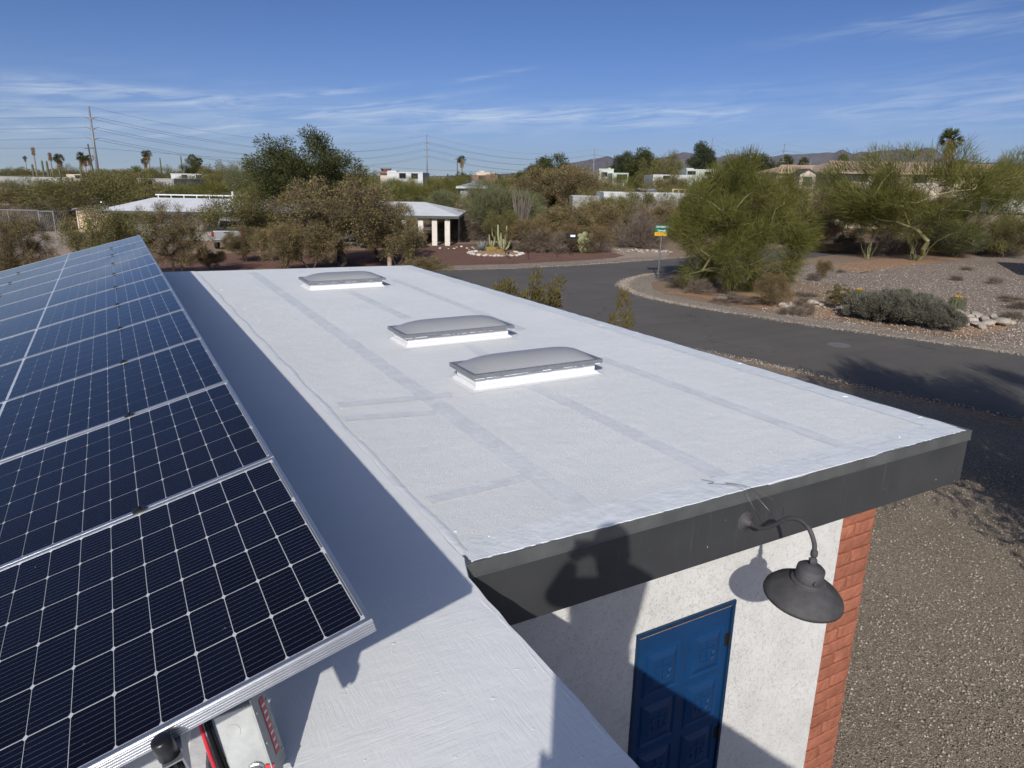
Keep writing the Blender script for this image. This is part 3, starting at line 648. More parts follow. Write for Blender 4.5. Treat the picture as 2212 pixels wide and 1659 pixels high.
# yard across the road
sheet('rust_gravel_yard', wob(gp([(300, 585), (700, 578), (975, 574), (1110, 570), (1250, 563), (1335, 556), (1345, 551), (1300, 541), (1240, 533), (1180, 527), (1080, 526), (960, 528), (880, 537), (600, 545), (330, 550)]), .08, .5, 8), .008, M_RUST)
sheet('tan_drive', wob(gp([(940, 527), (1080, 525), (1180, 526), (1240, 532), (1300, 540), (1350, 552), (1300, 564), (1350, 565), (1440, 559), (1445, 545), (1400, 531), (1310, 520), (1200, 514), (1060, 511), (960, 510)]), .06, .5, 9), .010, M_TAN)
sheet('far_verge', wob(gp([(500, 604), (800, 588), (975, 581), (1110, 578), (1250, 571), (1350, 564), (1445, 558), (1440, 552), (1340, 558), (1250, 564), (1110, 571), (975, 575), (800, 580), (500, 592)]), .04, .5, 10), .014, M_VERGE)
sheet('dirt_yard', wob(gp([(-150, 560), (120, 552), (240, 545), (260, 500), (100, 480), (-150, 478)]), .2, 1.2, 11), .006, M_TAN)
mh = G(1812, 746); tag(MB().lathe([(.33, 0), (.33, .004), (.30, .006), (.29, .003), (.02, .004)], 28, None, (mh.x, mh.y, .014)).build('manhole_cover', mat('manhole_iron', (.17, .165, .155), .7, var=.2)), 'pale round manhole cover set in the grey road', 'manhole cover')
# scattered stones on the soil, uncountable
def rock_mesh(seed, m, sub=2, flat=.6):
    bm = bmesh.new(); bmesh.ops.create_icosphere(bm, subdivisions=sub, radius=.5); rg = random.Random(seed)
    dirs = [Vector((rg.gauss(0, 1), rg.gauss(0, 1), rg.gauss(0, 1))).normalized() for _ in range(9)]; off = [rg.uniform(.28, .44) for _ in dirs]
    for v in bm.verts:
        for d, o_ in zip(dirs, off):
            k = v.co.dot(d)
            if k > o_: v.co -= d * (k - o_)
        v.co.x *= 1.25; v.co.z *= flat
    me = bpy.data.meshes.new('stone'); bm.to_mesh(me); bm.free(); me.materials.append(m); return me
M_STONE = mat('pale_stone', (.46, .40, .33), .9, var=.25, vs=5, bump=.4, bs=14, rvar=.5, spec=.2)
M_STONEW = mat('white_stone', (.58, .53, .47), .9, var=.2, vs=5, bump=.4, bs=14, rvar=.35, spec=.2)
M_STONED = mat('dark_stone', (.17, .165, .165), .85, var=.25, vs=5, bump=.4, bs=14)
ROCKS = [rock_mesh(i, M_STONE) for i in range(5)]; ROCKSW = [rock_mesh(20 + i, M_STONEW) for i in range(5)]; ROCKD = rock_mesh(40, M_STONED)
def stone(me, p, s, rg, parent=None):
    o = bpy.data.objects.new('stone', me); link(o, parent); o.location = (p.x, p.y, p.z + s * .2); o.scale = (s, s * rg.uniform(.7, 1.1), s * rg.uniform(.7, 1.2)); o.rotation_euler = (rg.gauss(0, .15), rg.gauss(0, .15), rg.uniform(0, 6.3)); return o

M_GRIT = None
def grit_mat(name, cols):
    n = NT(name); r1 = n.new('ShaderNodeNewGeometry').outputs['Random Per Island']; n.bsdf(Base_Color=n.ramp(r1, [(i / (len(cols) - 1), c) for i, c in enumerate(cols)]), Roughness=.95, Specular_IOR_Level=.15); return n.m
def grit(name, pts, s0, s1, m, label, seed):
    """loose stones lying on the ground, far too many to count"""
    rg = np.random.default_rng(seed); n_ = len(pts); base = np.array([[1, 0, 0], [0, 1, 0], [-1, 0, 0], [0, -1, 0], [0, 0, .75], [0, 0, -.6]], float)
    tri = np.array([[0, 1, 4], [1, 2, 4], [2, 3, 4], [3, 0, 4], [1, 0, 5], [2, 1, 5], [3, 2, 5], [0, 3, 5]])
    sc = rg.uniform(s0, s1, (n_, 1, 1)) * rg.uniform(.6, 1.3, (n_, 6, 1)); a = rg.uniform(0, 6.28, n_); c, s_ = np.cos(a), np.sin(a)
    V = base[None] * sc; X = V[:, :, 0] * c[:, None] - V[:, :, 1] * s_[:, None] * .7; Y = V[:, :, 0] * s_[:, None] + V[:, :, 1] * c[:, None] * .7
    V = np.stack([X, Y, V[:, :, 2]], 2) + pts[:, None, :]; F = (np.arange(n_)[:, None, None] * 6 + tri[None]).reshape(-1, 3)
    o = bpy.data.objects.new(name, np_mesh(name, V.reshape(-1, 3), F, m)); link(o); tag(o, label, 'gravel', None, 'stuff')
rgn = np.random.default_rng(8)
pt = np.stack([rgn.uniform(4.4, 13, 60000), rgn.uniform(-1.5, 9.5, 60000), np.full(60000, .007)], 1); pt = pt[(pt[:, 0] > 4.75) | (pt[:, 1] < 2.6)]
keep_ = (pt[:, 1] < 9.5 - (pt[:, 0] - 4.4) * .2) ; pt = pt[keep_]
patch_ = .5 + .25 * np.sin(pt[:, 0] * 1.9 + 1.3 * np.sin(pt[:, 1] * .8)) + .25 * np.sin(pt[:, 1] * 2.3 + 1.1 * np.sin(pt[:, 0] * 1.1)); pt = pt[rgn.uniform(0, 1, len(pt)) < .25 + .85 * patch_]
grit('loose_gravel', pt, .005, .020, grit_mat('loose_tan_stones', [(.10, .085, .07), (.22, .185, .145), (.34, .29, .23), (.50, .44, .36)]), 'loose tan gravel covering the drive beside the house', 1)
def along(line, n_, spread, z):
    q = [G(*p) for p in line]; out = []
    for i in range(n_):
        k = rgn.uniform(0, len(q) - 1.001); a, b_ = q[int(k)], q[int(k) + 1]; f = k - int(k); out.append(((a.x * (1 - f) + b_.x * f) + rgn.normal(0, spread), (a.y * (1 - f) + b_.y * f) + rgn.normal(0, spread), z))
    return np.array(out)
grit('loose_gravel', np.concatenate([along(isl, 7000, .14, .018), along(near[1:6], 1200, .10, .014), along(far_edge[1:8], 3500, .18, .018)]), .008, .028, grit_mat('loose_verge_stones', [(.14, .115, .09), (.27, .22, .17), (.40, .34, .27), (.56, .50, .43)]), 'loose pale stones spilled along the road edges', 2)
lot = np.array([list(G(rgn.uniform(1640, 2260), rgn.uniform(570, 760))) for _ in range(15000)]); lot[:, 2] = .012
def inside(pts, poly):
    x, y = pts[:, 0], pts[:, 1]; r_ = np.zeros(len(pts), bool); n_ = len(poly)
    for i in range(n_):
        (x0, y0), (x1, y1) = poly[i], poly[(i + 1) % n_]
        r_ ^= ((y0 > y) != (y1 > y)) & (x < (x1 - x0) * (y - y0) / (y1 - y0 + 1e-12) + x0)
    return r_
lot = lot[inside(lot, [(q.x, q.y) for q in gp([(1500, 600), (1640, 584), (1800, 566), (2212, 546), (2400, 540), (2500, 790), (2212, 758), (2050, 736), (1900, 715), (1750, 695), (1600, 670)])])]
grit('loose_gravel', lot, .012, .045, grit_mat('loose_pink_stones', [(.12, .092, .072), (.225, .175, .138), (.34, .275, .225), (.54, .475, .41)]), 'loose pinkish stones strewn over the corner lot', 3)

# ================================================================== VEGETATION
def leaf_mat(name, cols, trans=.25, scale=.9):
    n = NT(name); g_ = n.new('ShaderNodeNewGeometry'); p = n.obj()
    r1 = g_.outputs['Random Per Island']
    nz = n.noise(p, scale, 3, .6)
    f = n.math('ADD', n.math('MULTIPLY', r1, .55), n.math('MULTIPLY', n.math('SUBTRACT', nz, .28), 1.0), True)
    col = n.ramp(f, [(i / (len(cols) - 1), c) for i, c in enumerate(cols)])
    col = n.mix(n.math('MULTIPLY', rnd(n), .22), col, [x * .62 for x in cols[len(cols) // 2]])
    d = n.new('ShaderNodeBsdfDiffuse', {'Color': col}); t = n.new('ShaderNodeBsdfTranslucent', {'Color': col})
    mx = n.new('ShaderNodeMixShader', {0: trans}); n.l.new(d.outputs[0], mx.inputs[1]); n.l.new(t.outputs[0], mx.inputs[2]); n.l.new(mx.outputs[0], n.out.inputs[0]); return n.m
L_PALO = leaf_mat('palo_verde_twigs', [(.040, .046, .012), (.105, .108, .028), (.175, .17, .050), (.28, .26, .10)])
L_PALOG = leaf_mat('grey_green_twigs', [(.06, .066, .032), (.135, .142, .07), (.20, .20, .105), (.28, .27, .155)])
L_MESQ = leaf_mat('mesquite_leaves_dry', [(.060, .046, .018), (.19, .148, .062), (.31, .245, .108), (.44, .35, .17)])
L_MESQG = leaf_mat('mesquite_leaves_green', [(.046, .048, .016), (.135, .128, .045), (.215, .195, .074), (.31, .27, .12)])
L_DARK = leaf_mat('dark_green_leaves', [(.022, .028, .010), (.055, .064, .023), (.10, .108, .042), (.16, .162, .07)])
L_PINE = leaf_mat('pine_needles', [(.022, .03, .016), (.045, .056, .03), (.075, .09, .05), (.11, .125, .075)])
L_BARE = leaf_mat('grey_twigs', [(.065, .05, .038), (.14, .108, .082), (.21, .168, .13), (.30, .25, .20)], .05)
L_SHRUB = leaf_mat('rusty_shrub', [(.07, .048, .022), (.15, .105, .047), (.215, .155, .072), (.29, .22, .115)], .15)
L_SAGE = leaf_mat('grey_sage', [(.06, .058, .042), (.12, .115, .085), (.18, .172, .13), (.25, .24, .19)], .15)
L_CREO = leaf_mat('creosote_leaves', [(.05, .045, .01), (.115, .095, .022), (.17, .135, .035), (.23, .18, .06)])
L_PALM = leaf_mat('palm_fronds', [(.02, .028, .01), (.05, .062, .02), (.09, .1, .035), (.13, .135, .06)], .15)
L_DEAD = leaf_mat('dead_fronds', [(.12, .075, .04), (.22, .145, .085), (.30, .205, .13), (.36, .26, .17)], .1)
B_GREEN = mat('green_bark', (.21, .20, .085), .8, var=.3, vs=4); B_DARK = mat('dark_bark', (.062, .047, .036), .9, var=.35, vs=5, bump=.5, bs=18)
B_GREY = mat('grey_bark', (.17, .14, .115), .9, var=.3, vs=5); B_PALM = mat('palm_trunk', (.22, .17, .125), .9, var=.3, vs=6)

def tubes_np(edges, n=5):
    """edges: (p, q, rp, rq) -> numpy frustums"""
    P = np.array([e[0] for e in edges]); Q = np.array([e[1] for e in edges]); ra = np.array([e[2] for e in edges]); rb = np.array([e[3] for e in edges])
    t = Q - P; t /= np.linalg.norm(t, axis=1, keepdims=True) + 1e-9
    a = np.where(np.abs(t[:, 2:3]) < .9, np.array([[0, 0, 1.]]), np.array([[1., 0, 0]])); u = np.cross(t, a); u /= np.linalg.norm(u, axis=1, keepdims=True); w = np.cross(t, u)
    ang_ = 2 * np.pi * np.arange(n) / n; c, s = np.cos(ang_), np.sin(ang_)
    ringv = u[:, None, :] * c[None, :, None] + w[:, None, :] * s[None, :, None]
    V = np.stack([P[:, None] + ringv * ra[:, None, None], Q[:, None] + ringv * rb[:, None, None]], 1).reshape(-1, 3)
    k = np.arange(n); q = np.stack([k, (k + 1) % n, (k + 1) % n + n, k + n], 1)
    F = (np.arange(len(P))[:, None, None] * 2 * n + q[None]).reshape(-1, 4); return V, F
def blades_np(pos, dir_, ln, wd, rg, taper=.35):
    d = dir_ / (np.linalg.norm(dir_, axis=1, keepdims=True) + 1e-9); r = rg.normal(size=d.shape); s = np.cross(d, r); s /= np.linalg.norm(s, axis=1, keepdims=True) + 1e-9
    a = pos; b = pos + d * ln[:, None]; h = s * wd[:, None] / 2
    V = np.stack([a - h, a + h, b + h * taper, b - h * taper], 1).reshape(-1, 3); F = np.arange(len(V)).reshape(-1, 4); return V, F
def grow(rg, targets, stems, wander=.12):
    """connect the clump centres to the stems as a branching skeleton; returns edges with radii"""
    nodes = [np.array(s[0]) for s in stems]; par = [-1] * len(stems)
    for i, s in enumerate(stems):
        prev = i
        for q in s[1:]: nodes.append(np.array(q)); par.append(prev); prev = len(nodes) - 1
    base = nodes[0]; order = np.argsort(np.linalg.norm(targets - base, axis=1))
    tips = []
    for t in targets[order]:
        N = np.array(nodes); d = np.linalg.norm(N - t, axis=1); pen = d + .35 * np.linalg.norm(N - base, axis=1) * 0 + np.where(N[:, 2] > t[2] + .15, .8, 0) + np.where(N[:, 2] < .12, .7, 0)
        j = int(np.argmin(pen)); L = d[j]; prev = j; k = max(1, min(4, int(L / .45)))
        for m_ in range(1, k + 1):
            f = m_ / k; q = N[j] * (1 - f) + t * f + rg.normal(size=3) * wander * L * (1 - f) * .5; q[2] += .10 * L * math.sin(f * math.pi)
            nodes.append(q); par.append(prev); prev = len(nodes) - 1
        tips.append(prev)
    cnt = np.zeros(len(nodes))
    for t in tips:
        k = t
        while k >= 0: cnt[k] += 1; k = par[k]
    return np.array(nodes), par, np.maximum(cnt, 1)
KIND = {
    # H, W, bottom of crown, stems, stem height, clumps, clump radius, leaf (n, l0, l1, w), twigs n, up-bias, droop, leaf mat, bark, tip radius, taper, lobes
    'palo':  (5.5, 6.5, .16, 7, 1.0, 85, .50, (23000, .16, .44, .012), 0, .75, .12, L_PALO, B_GREEN, .012, .5),
    'paloh': (5.5, 6.5, -.10, 7, .6, 135, .46, (58000, .14, .40, .011), 0, .45, .42, L_PALO, B_GREEN, .012, .5),
    'palog': (5.0, 6.0, .08, 5, .6, 100, .60, (22000, .16, .45, .016), 0, .45, .15, L_PALOG, B_GREEN, .012, .5),
    'mesq':  (4.5, 6.0, .12, 3, .5, 110, .45, (17000, .05, .12, .032), 6500, .15, .2, L_MESQ, B_DARK, .012, .6),
    'mesqh': (5.0, 6.0, .10, 4, .5, 170, .42, (30000, .04, .10, .024), 12000, .15, .2, L_MESQ, B_DARK, .011, .6),
    'mesqg': (4.5, 6.0, .15, 3, .5, 90, .60, (24000, .05, .12, .036), 3500, .15, .2, L_MESQG, B_DARK, .012, .6),
    'dark':  (8.0, 7.5, .28, 2, 1.6, 130, .62, (46000, .06, .14, .045), 3000, .2, .25, L_DARK, B_DARK, .015, .6),
    'euc':   (9.0, 6.0, .16, 1, 2.2, 80, .85, (20000, .12, .26, .075), 1000, .1, .3, L_DARK, B_DARK, .02, .6),
    'pine':  (11., 6.0, .14, 1, 3.0, 90, .80, (24000, .16, .34, .06), 1000, .5, .0, L_PINE, B_DARK, .025, .5),
    'bare':  (3.5, 4.5, .05, 6, .3, 80, .50, (13000, .15, .42, .012), 0, .45, .0, L_BARE, B_GREY, .010, .4),
    'shrub': (2.2, 3.2, .0, 7, .15, 70, .35, (14000, .06, .2, .014), 3000, .5, .0, L_SHRUB, B_GREY, .007, .5),
    'twiggy': (1.5, 2.4, .0, 9, .15, 60, .22, (7000, .08, .24, .009), 0, .55, .0, L_BARE, B_GREY, .006, .5),
    'sage':  (1.0, 1.9, .0, 7, .1, 70, .18, (22000, .03, .075, .017), 1500, .5, .0, L_SAGE, B_GREY, .005, .5),
    'creo':  (2.7, 2.2, .25, 9, .3, 130, .15, (13000, .025, .06, .02), 3200, .6, .0, L_CREO, B_GREY, .006, .6),
    'grass': (.55, .9, .0, 5, .05, 26, .16, (1500, .08, .26, .006), 0, .9, .0, L_BARE, B_GREY, .003, .2),
}
_proto = {}
def proto(kind, v):
    key = (kind, v)
    if key in _proto: return _proto[key]
    H, W_, cb, ns, sh, nc, cr, (nl, l0, l1, lw), nt, upb, droop, lm, bm_, tr, tp = KIND[kind]
    rg = np.random.default_rng(abs(hash(kind)) % 1 + sum(map(ord, kind)) * 31 + v * 977)
    lob = rg.normal(size=(7, 3)); lob = lob if kind != 'paloh' else lob * np.array([1, 1, .8]) + np.array([0, 0, .15]); lob /= np.linalg.norm(lob, axis=1, keepdims=True); lobr = rg.uniform(.62, 1.3, 7) if kind != 'paloh' else rg.uniform(.5, 1.45, 7)
    d = rg.normal(size=(nc * 3, 3)); d /= np.linalg.norm(d, axis=1, keepdims=True)
    if kind in ('creo', 'bare', 'twiggy', 'grass'): d[:, 2] = np.abs(d[:, 2])
    rad = rg.uniform(0, 1, nc * 3) ** .42
    wgt = np.exp(4 * (d @ lob.T)); mul = (wgt * lobr).sum(1) / wgt.sum(1)
    z0, hc = cb * H, H * (1 - cb) / 2
    pts = d * (rad * mul)[:, None]
    if kind == 'pine':
        pts[:, :2] *= (1.05 - .75 * (pts[:, 2:3] * .5 + .5)) * 1.25
    ctr = pts * np.array([W_ / 2 - cr * .5, W_ / 2 - cr * .5, (hc - cr * .4) if kind not in ('creo', 'bare', 'twiggy', 'grass') else H * (1 - cb) - cr])
    ctr[:, 2] += z0 + (hc if kind not in ('creo', 'bare', 'twiggy', 'grass') else 0)
    keep = ctr[:, 2] > .12; ctr = ctr[keep][:nc]
    stems = []
    for i in range(ns):
        a = 2 * math.pi * i / ns + rg.uniform(-.5, .5); le = rg.uniform(.15, .5) if ns > 1 else .05
        b0 = np.array([.10 * math.cos(a) * (ns > 1) * W_ / 5, .10 * math.sin(a) * (ns > 1) * W_ / 5, -.05]); k = 3
        stems.append([b0] + [b0 + np.array([math.cos(a) * le * sh * j / k * 1.3, math.sin(a) * le * sh * j / k * 1.3, sh * j / k]) + rg.normal(size=3) * .03 * sh for j in range(1, k + 1)])
    N, par, cnt = grow(rg, ctr, stems)
    r = tr * cnt ** .47
    ed = [(N[par[i]], N[i], min(r[par[i]], r[i] * 1.5), r[i] * .93) for i in range(len(N)) if par[i] >= 0]
    V, F = tubes_np(ed, 5)
    # leaves gather round the clumps and along the outer twigs
    ci = rg.integers(0, len(ctr), nl); off = rg.normal(size=(nl, 3)); off *= (cr * rg.uniform(.15, 1, nl) ** .6 / (np.linalg.norm(off, axis=1) + 1e-9))[:, None]
    pos = ctr[ci] + off; pos[:, 2] = np.maximum(pos[:, 2], .03)
    out = pos - np.array([0, 0, z0 + hc * .5]); out /= np.linalg.norm(out, axis=1, keepdims=True) + 1e-9
    dr = off / cr * .8 + out * .7 + rg.normal(size=(nl, 3)) * .45; dr[:, 2] += upb - droop * rg.uniform(0, 2.4, nl)
    LV, LF = blades_np(pos, dr, rg.uniform(l0, l1, nl), lw * rg.uniform(.6, 1.4, nl), rg, tp)
    if nt:
        ci = rg.integers(0, len(ctr), nt); o2 = rg.normal(size=(nt, 3)) * cr * .55; TV, TF = blades_np(ctr[ci] + o2 * .4, o2 + rg.normal(size=(nt, 3)) * .2 + np.array([0, 0, .1]), rg.uniform(.15, .5, nt) * min(1, cr * 2), np.full(nt, .012 if H > 3 else .007), rg, .4)
        F = np.concatenate([F, TF + len(V)]); V = np.concatenate([V, TV])
    tm = np_mesh(kind + '_trunk', V, F, bm_); cm = np_mesh(kind + '_crown', LV, LF, lm); smooth(tm)
    _proto[key] = (tm, cm, H, W_); return _proto[key]
NAMES = {'palo': 'palo_verde_tree', 'paloh': 'palo_verde_tree', 'palog': 'palo_verde_tree', 'mesq': 'mesquite_tree', 'mesqh': 'mesquite_tree', 'mesqg': 'mesquite_tree', 'dark': 'broadleaf_tree', 'euc': 'evergreen_tree', 'pine': 'pine_tree',
         'bare': 'bare_shrub', 'shrub': 'desert_shrub', 'twiggy': 'bare_shrub', 'sage': 'sage_bush', 'creo': 'creosote_bush', 'grass': 'dry_tuft'}
CATS = {'palo_verde_tree': 'tree', 'mesquite_tree': 'tree', 'broadleaf_tree': 'tree', 'evergreen_tree': 'tree', 'pine_tree': 'tree', 'bare_shrub': 'shrub', 'desert_shrub': 'shrub', 'sage_bush': 'bush', 'creosote_bush': 'bush', 'dry_tuft': 'shrub'}
def plant(kind, loc, h, w, v, label, group=None, rz=None):
    tm, cm, H, W_ = proto(kind, v); nm = NAMES[kind]
    t = empty(nm, loc, rz if rz is not None else (v * 1.7 + loc[0] * 3.1) % 6.28, label, CATS[nm], group); t.scale = (w / W_, w / W_, h / H)
    child('trunk', tm, t); child('crown', cm, t); return t
def tree_px(kind, px, ytop, wpx, dep, v, label, group=None, rz=None):
    """a plant on the bearing of px at depth dep, its height and spread taken from the survey"""
    b = GD(px, dep); h = max(.4, ZH(px, ytop, dep)); return plant(kind, b, h, wpx / FOC * dep * 1.02, v, label, group, rz)

# --- heroes
b = G(1556, 634); plant('paloh', (b.x + 1.3, b.y + .7, 0), 6.1, 7.2, 0, 'large bushy green palo verde beside the street sign', None, 1.2)
T = tree_px('palo', 2010, 300, 400, 47, 1, 'spreading palo verde with several pale green trunks on the corner lot', None, .4)
tree_px('palo', 1900, 352, 190, 48, 2, 'slender leaning palo verde left of the spreading one on the corner lot', None, 2.1)
tree_px('dark', 668, 288, 285, 48, 0, 'tall dark green tree rising above the white hip roof', None, .6)
tree_px('mesqh', 728, 358, 330, 38, 0, 'broad brown mesquite in front of the white hip roofed house', None, .2)
tree_px('mesqh', 362, 436, 170, 33, 1, 'brown leaning mesquite just past the end of the solar panels', None, 2.6)
tree_px('mesqh', 0, 446, 170, 30, 2, 'thin brown mesquite at the left border behind the solar panels', None, 4.0)
tree_px('mesqg', 212, 442, 180, 31, 0, 'dense greenish mesquite behind the solar panels, below the tan shed', None, 1.0)
tree_px('mesq', 600, 476, 125, 35, 0, 'small forked mesquite right of the silver pickup', None)
tree_px('mesq', 438, 533, 90, 35.5, 1, 'low mesquite in front of the silver pickup', None)
tree_px('mesq', 855, 462, 150, 38, 2, 'thin mesquite in front of the parked dark car', None)
tree_px('mesq', 905, 548, 150, 33, 1, 'low straggling mesquite at the far right corner of the white roof', None, 3.0)
tree_px('mesqg', 545, 398, 190, 49.5, 0, 'olive mesquite hanging over the white eave beside the dark tree', None, 2.2)
tree_px('mesqh', 515, 486, 120, 40, 1, 'airy brown mesquite half hiding the silver pickup', None, 5.0)
tree_px('mesq', 660, 470, 150, 36, 2, 'brown mesquite left of the broad one, before the porch', None, 1.4)
tree_px('mesqh', 820, 415, 170, 42, 2, 'tawny mesquite covering the parked dark car', None, 3.3)
# right-hand tree that stands out of frame and throws the shadow over the drive
plant('mesqg', (9.6, .4, 0), 6.6, 6.4, 1, 'tall mesquite beside the drive whose shadow falls over the road', None, 1.9)
plant('palog', (10.5, 2.9, 0), 6.8, 2.9, 1, 'narrow tree by the drive corner whose shadow reaches the road', None, .3)
plant('palo', (13.2, .2, 0), 6.4, 5.6, 2, 'palo verde beside the road end of the drive, shadowing the asphalt', None, .9)
# --- row behind the neighbour's house and along its drive
for (k, px, yt, wp, dp, v, lb) in [
    ('mesqg', 205, 376, 260, 64, 0, 'wide olive mesquite above the tan shed'), ('bare', 55, 428, 170, 60, 0, 'grey bare thicket behind the chain link fence'), ('mesqg', 345, 400, 190, 72, 1, 'olive mesquite left of the white roof ridge'),
    ('palo', 455, 388, 200, 74, 0, 'soft green palo verde above the white roof ridge'), ('palog', 575, 340, 170, 66, 0, 'tall olive tree left of the dark green tree'), ('mesqg', 800, 392, 130, 62, 1, 'olive mesquite right of the dark green tree'),
    ('palo', 885, 383, 140, 70, 1, 'yellow green palo verde before the white walled house'), ('palog', 955, 402, 150, 64, 1, 'grey green palo verde behind the carport'), ('bare', 1005, 442, 120, 57, 1, 'grey bare shrub right of the carport posts'),
    ('palog', 1078, 378, 190, 56, 2, 'large grey green palo verde behind the ocotillo'), ('mesq', 1022, 415, 110, 62, 0, 'orange brown mesquite by the grey roof'), ('mesqg', 1094, 452, 90, 51, 1, 'small dark mesquite beside the tall pale cactus'),
    ('shrub', 1170, 470, 150, 50, 0, 'dense rusty brown shrub behind the tan drive'), ('mesq', 1222, 432, 170, 53, 1, 'golden brown mesquite behind the house number sign'), ('shrub', 1268, 478, 130, 49.5, 1, 'round brown shrub above the prickly pear'),
    ('mesq', 1335, 430, 150, 56, 2, 'brown mesquite left of the bare fan shaped shrub'), ('bare', 1385, 445, 130, 53, 2, 'bare fan shaped shrub with upright stems near the street sign'), ('mesq', 1432, 438, 130, 58, 0, 'brown mesquite behind the street sign'),
    ('mesqg', 1330, 398, 140, 82, 0, 'olive mesquite in front of the long white house'), ('mesq', 1400, 393, 170, 86, 1, 'tawny mesquite behind the long white house'), ('mesqg', 1470, 400, 150, 84, 1, 'olive tree right of the timber pergola'),
    ('mesq', 1240, 346, 175, 92, 0, 'umbrella shaped mesquite with visible dark limbs'), ('euc', 1186, 328, 80, 104, 0, 'dark round evergreen left of the umbrella mesquite'), ('euc', 1158, 352, 90, 100, 1, 'dark low evergreen below the round one'),
    ('pine', 1345, 318, 70, 150, 0, 'dark pine above the pale green house on the left'), ('euc', 1387, 318, 76, 142, 1, 'smoky grey tree beside the dark pine'), ('mesqg', 1442, 327, 110, 128, 0, 'yellowish green tree between the two pines'), ('pine', 1516, 304, 82, 160, 1, 'tall twin topped pine above the mint house'),
    ('euc', 1628, 328, 125, 118, 0, 'rounded green tree peeking over the big palo verde'), ('mesq', 1710, 398, 210, 60, 2, 'tawny mesquite right behind the big palo verde'), ('palog', 1792, 362, 100, 66, 0, 'feathery green tree before the tiled gable'), ('palo', 1846, 410, 130, 62, 0, 'green palo verde in front of the grey trailer'),
    ('mesq', 1770, 440, 150, 55, 0, 'brown mesquite above the rusty roadside rail'), ('palo', 2190, 318, 150, 54, 0, 'tall palo verde at the right border'), ('bare', 2150, 440, 140, 53, 0, 'leafless grey tree in front of the white trailer'), ('palog', 2090, 470, 150, 50, 1, 'olive bush right of the spreading palo verde trunks'),
    ('bare', 1955, 478, 110, 52, 1, 'bare dark shrub between the two palo verde trunks'), ('mesqg', 2200, 462, 120, 50, 0, 'dark shrubby mesquite low at the right border'), ('palo', 1660, 372, 170, 64, 1, 'green palo verde rising behind the big bushy one'), ('palo', 1520, 392, 130, 70, 0, 'green tree left behind the big bushy palo verde'),
    ('palog', 1130, 408, 120, 70, 0, 'pale green tree left of the umbrella mesquite'), ('mesqg', 1290, 425, 120, 72, 1, 'olive bush below the umbrella mesquite'), ('palo', 980, 378, 110, 92, 2, 'green crown behind the grey roof')]:
    tree_px(k, px, yt, wp, dp, v, lb)
for (k, px, yt, wp, dp, v, lb) in [('palog', 40, 383, 150, 84, 0, 'grey green bush before the long grey block wall, left one'), ('mesqg', 130, 384, 130, 82, 1, 'olive bush before the long grey block wall, right one'), ('mesq', -20, 395, 130, 75, 2, 'tawny bush low at the left border'), ('mesqg', 400, 379, 110, 100, 0, 'olive tree before the white wall on the left'), ('palo', 470, 374, 90, 104, 1, 'green tree right of the white wall on the left'), ('mesqg', 325, 389, 80, 86, 1, 'round bush before the bright white roof'),
        ('mesqg', 880, 380, 70, 98, 0, 'small tree hiding the foot of the white walled house'), ('palo', 1338, 372, 80, 104, 0, 'green tree before the lower pale green wing'), ('mesq', 1302, 370, 70, 108, 1, 'tawny tree before the pale green house'), ('mesq', 1440, 380, 120, 108, 2, 'tawny tree before the low white wing'), ('palo', 1522, 373, 120, 104, 0, 'green tree hiding the foot of the mint house'), ('palog', 1360, 419, 130, 66, 1, 'thin grey green tree before the long white house'), ('mesq', 1290, 428, 110, 62, 0, 'brown tree left of the long white house'), ('bare', 1425, 420, 130, 64, 1, 'bare grey tree before the long white house'), ('palo', 1322, 418, 80, 64, 2, 'pale green sapling before the long white house'), ('mesq', 1478, 420, 110, 66, 1, 'brown tree at the right end of the long white house'), ('palog', 1040, 386, 80, 96, 2, 'grey green tree before the small brick red house'), ('mesqg', 1395, 404, 130, 68, 1, 'olive tree before the middle of the long white house'), ('mesqg', 1450, 372, 110, 106, 0, 'olive tree left before the mint house'), ('mesq', 1552, 376, 90, 102, 1, 'tawny tree right before the mint house'), ('palog', 852, 376, 70, 96, 1, 'grey green tree before the left end of the white walled house'), ('mesqg', 1068, 378, 90, 100, 1, 'olive tree right of the small brick red house'), ('mesqg', 925, 384, 90, 90, 1, 'olive tree right of the white walled house'), ('palog', 1935, 392, 120, 72, 0, 'grey green tree before the shaded porch'), ('mesq', 2040, 396, 150, 74, 1, 'tawny tree behind the spreading palo verde'), ('palo', 2110, 392, 130, 70, 2, 'green tree behind the spreading palo verde, right one'), ('mesqg', 1985, 420, 130, 62, 0, 'olive bush behind the spreading palo verde'), ('mesqg', 2070, 440, 130, 58, 1, 'low olive bush behind the spreading palo verde'), ('mesqg', 500, 366, 140, 88, 1, 'olive tree behind the white roof ridge'), ('mesqg', 280, 372, 150, 84, 1, 'olive tree below the steel power pole'), ('palog', 385, 383, 120, 80, 2, 'grey green tree behind the ridge pipe'), ('mesq', 620, 372, 120, 80, 2, 'tawny tree left behind the dark green tree'), ('mesqg', 770, 360, 130, 84, 0, 'olive tree right behind the dark green tree')]:
    tree_px(k, px, yt, wp, dp, v, lb)
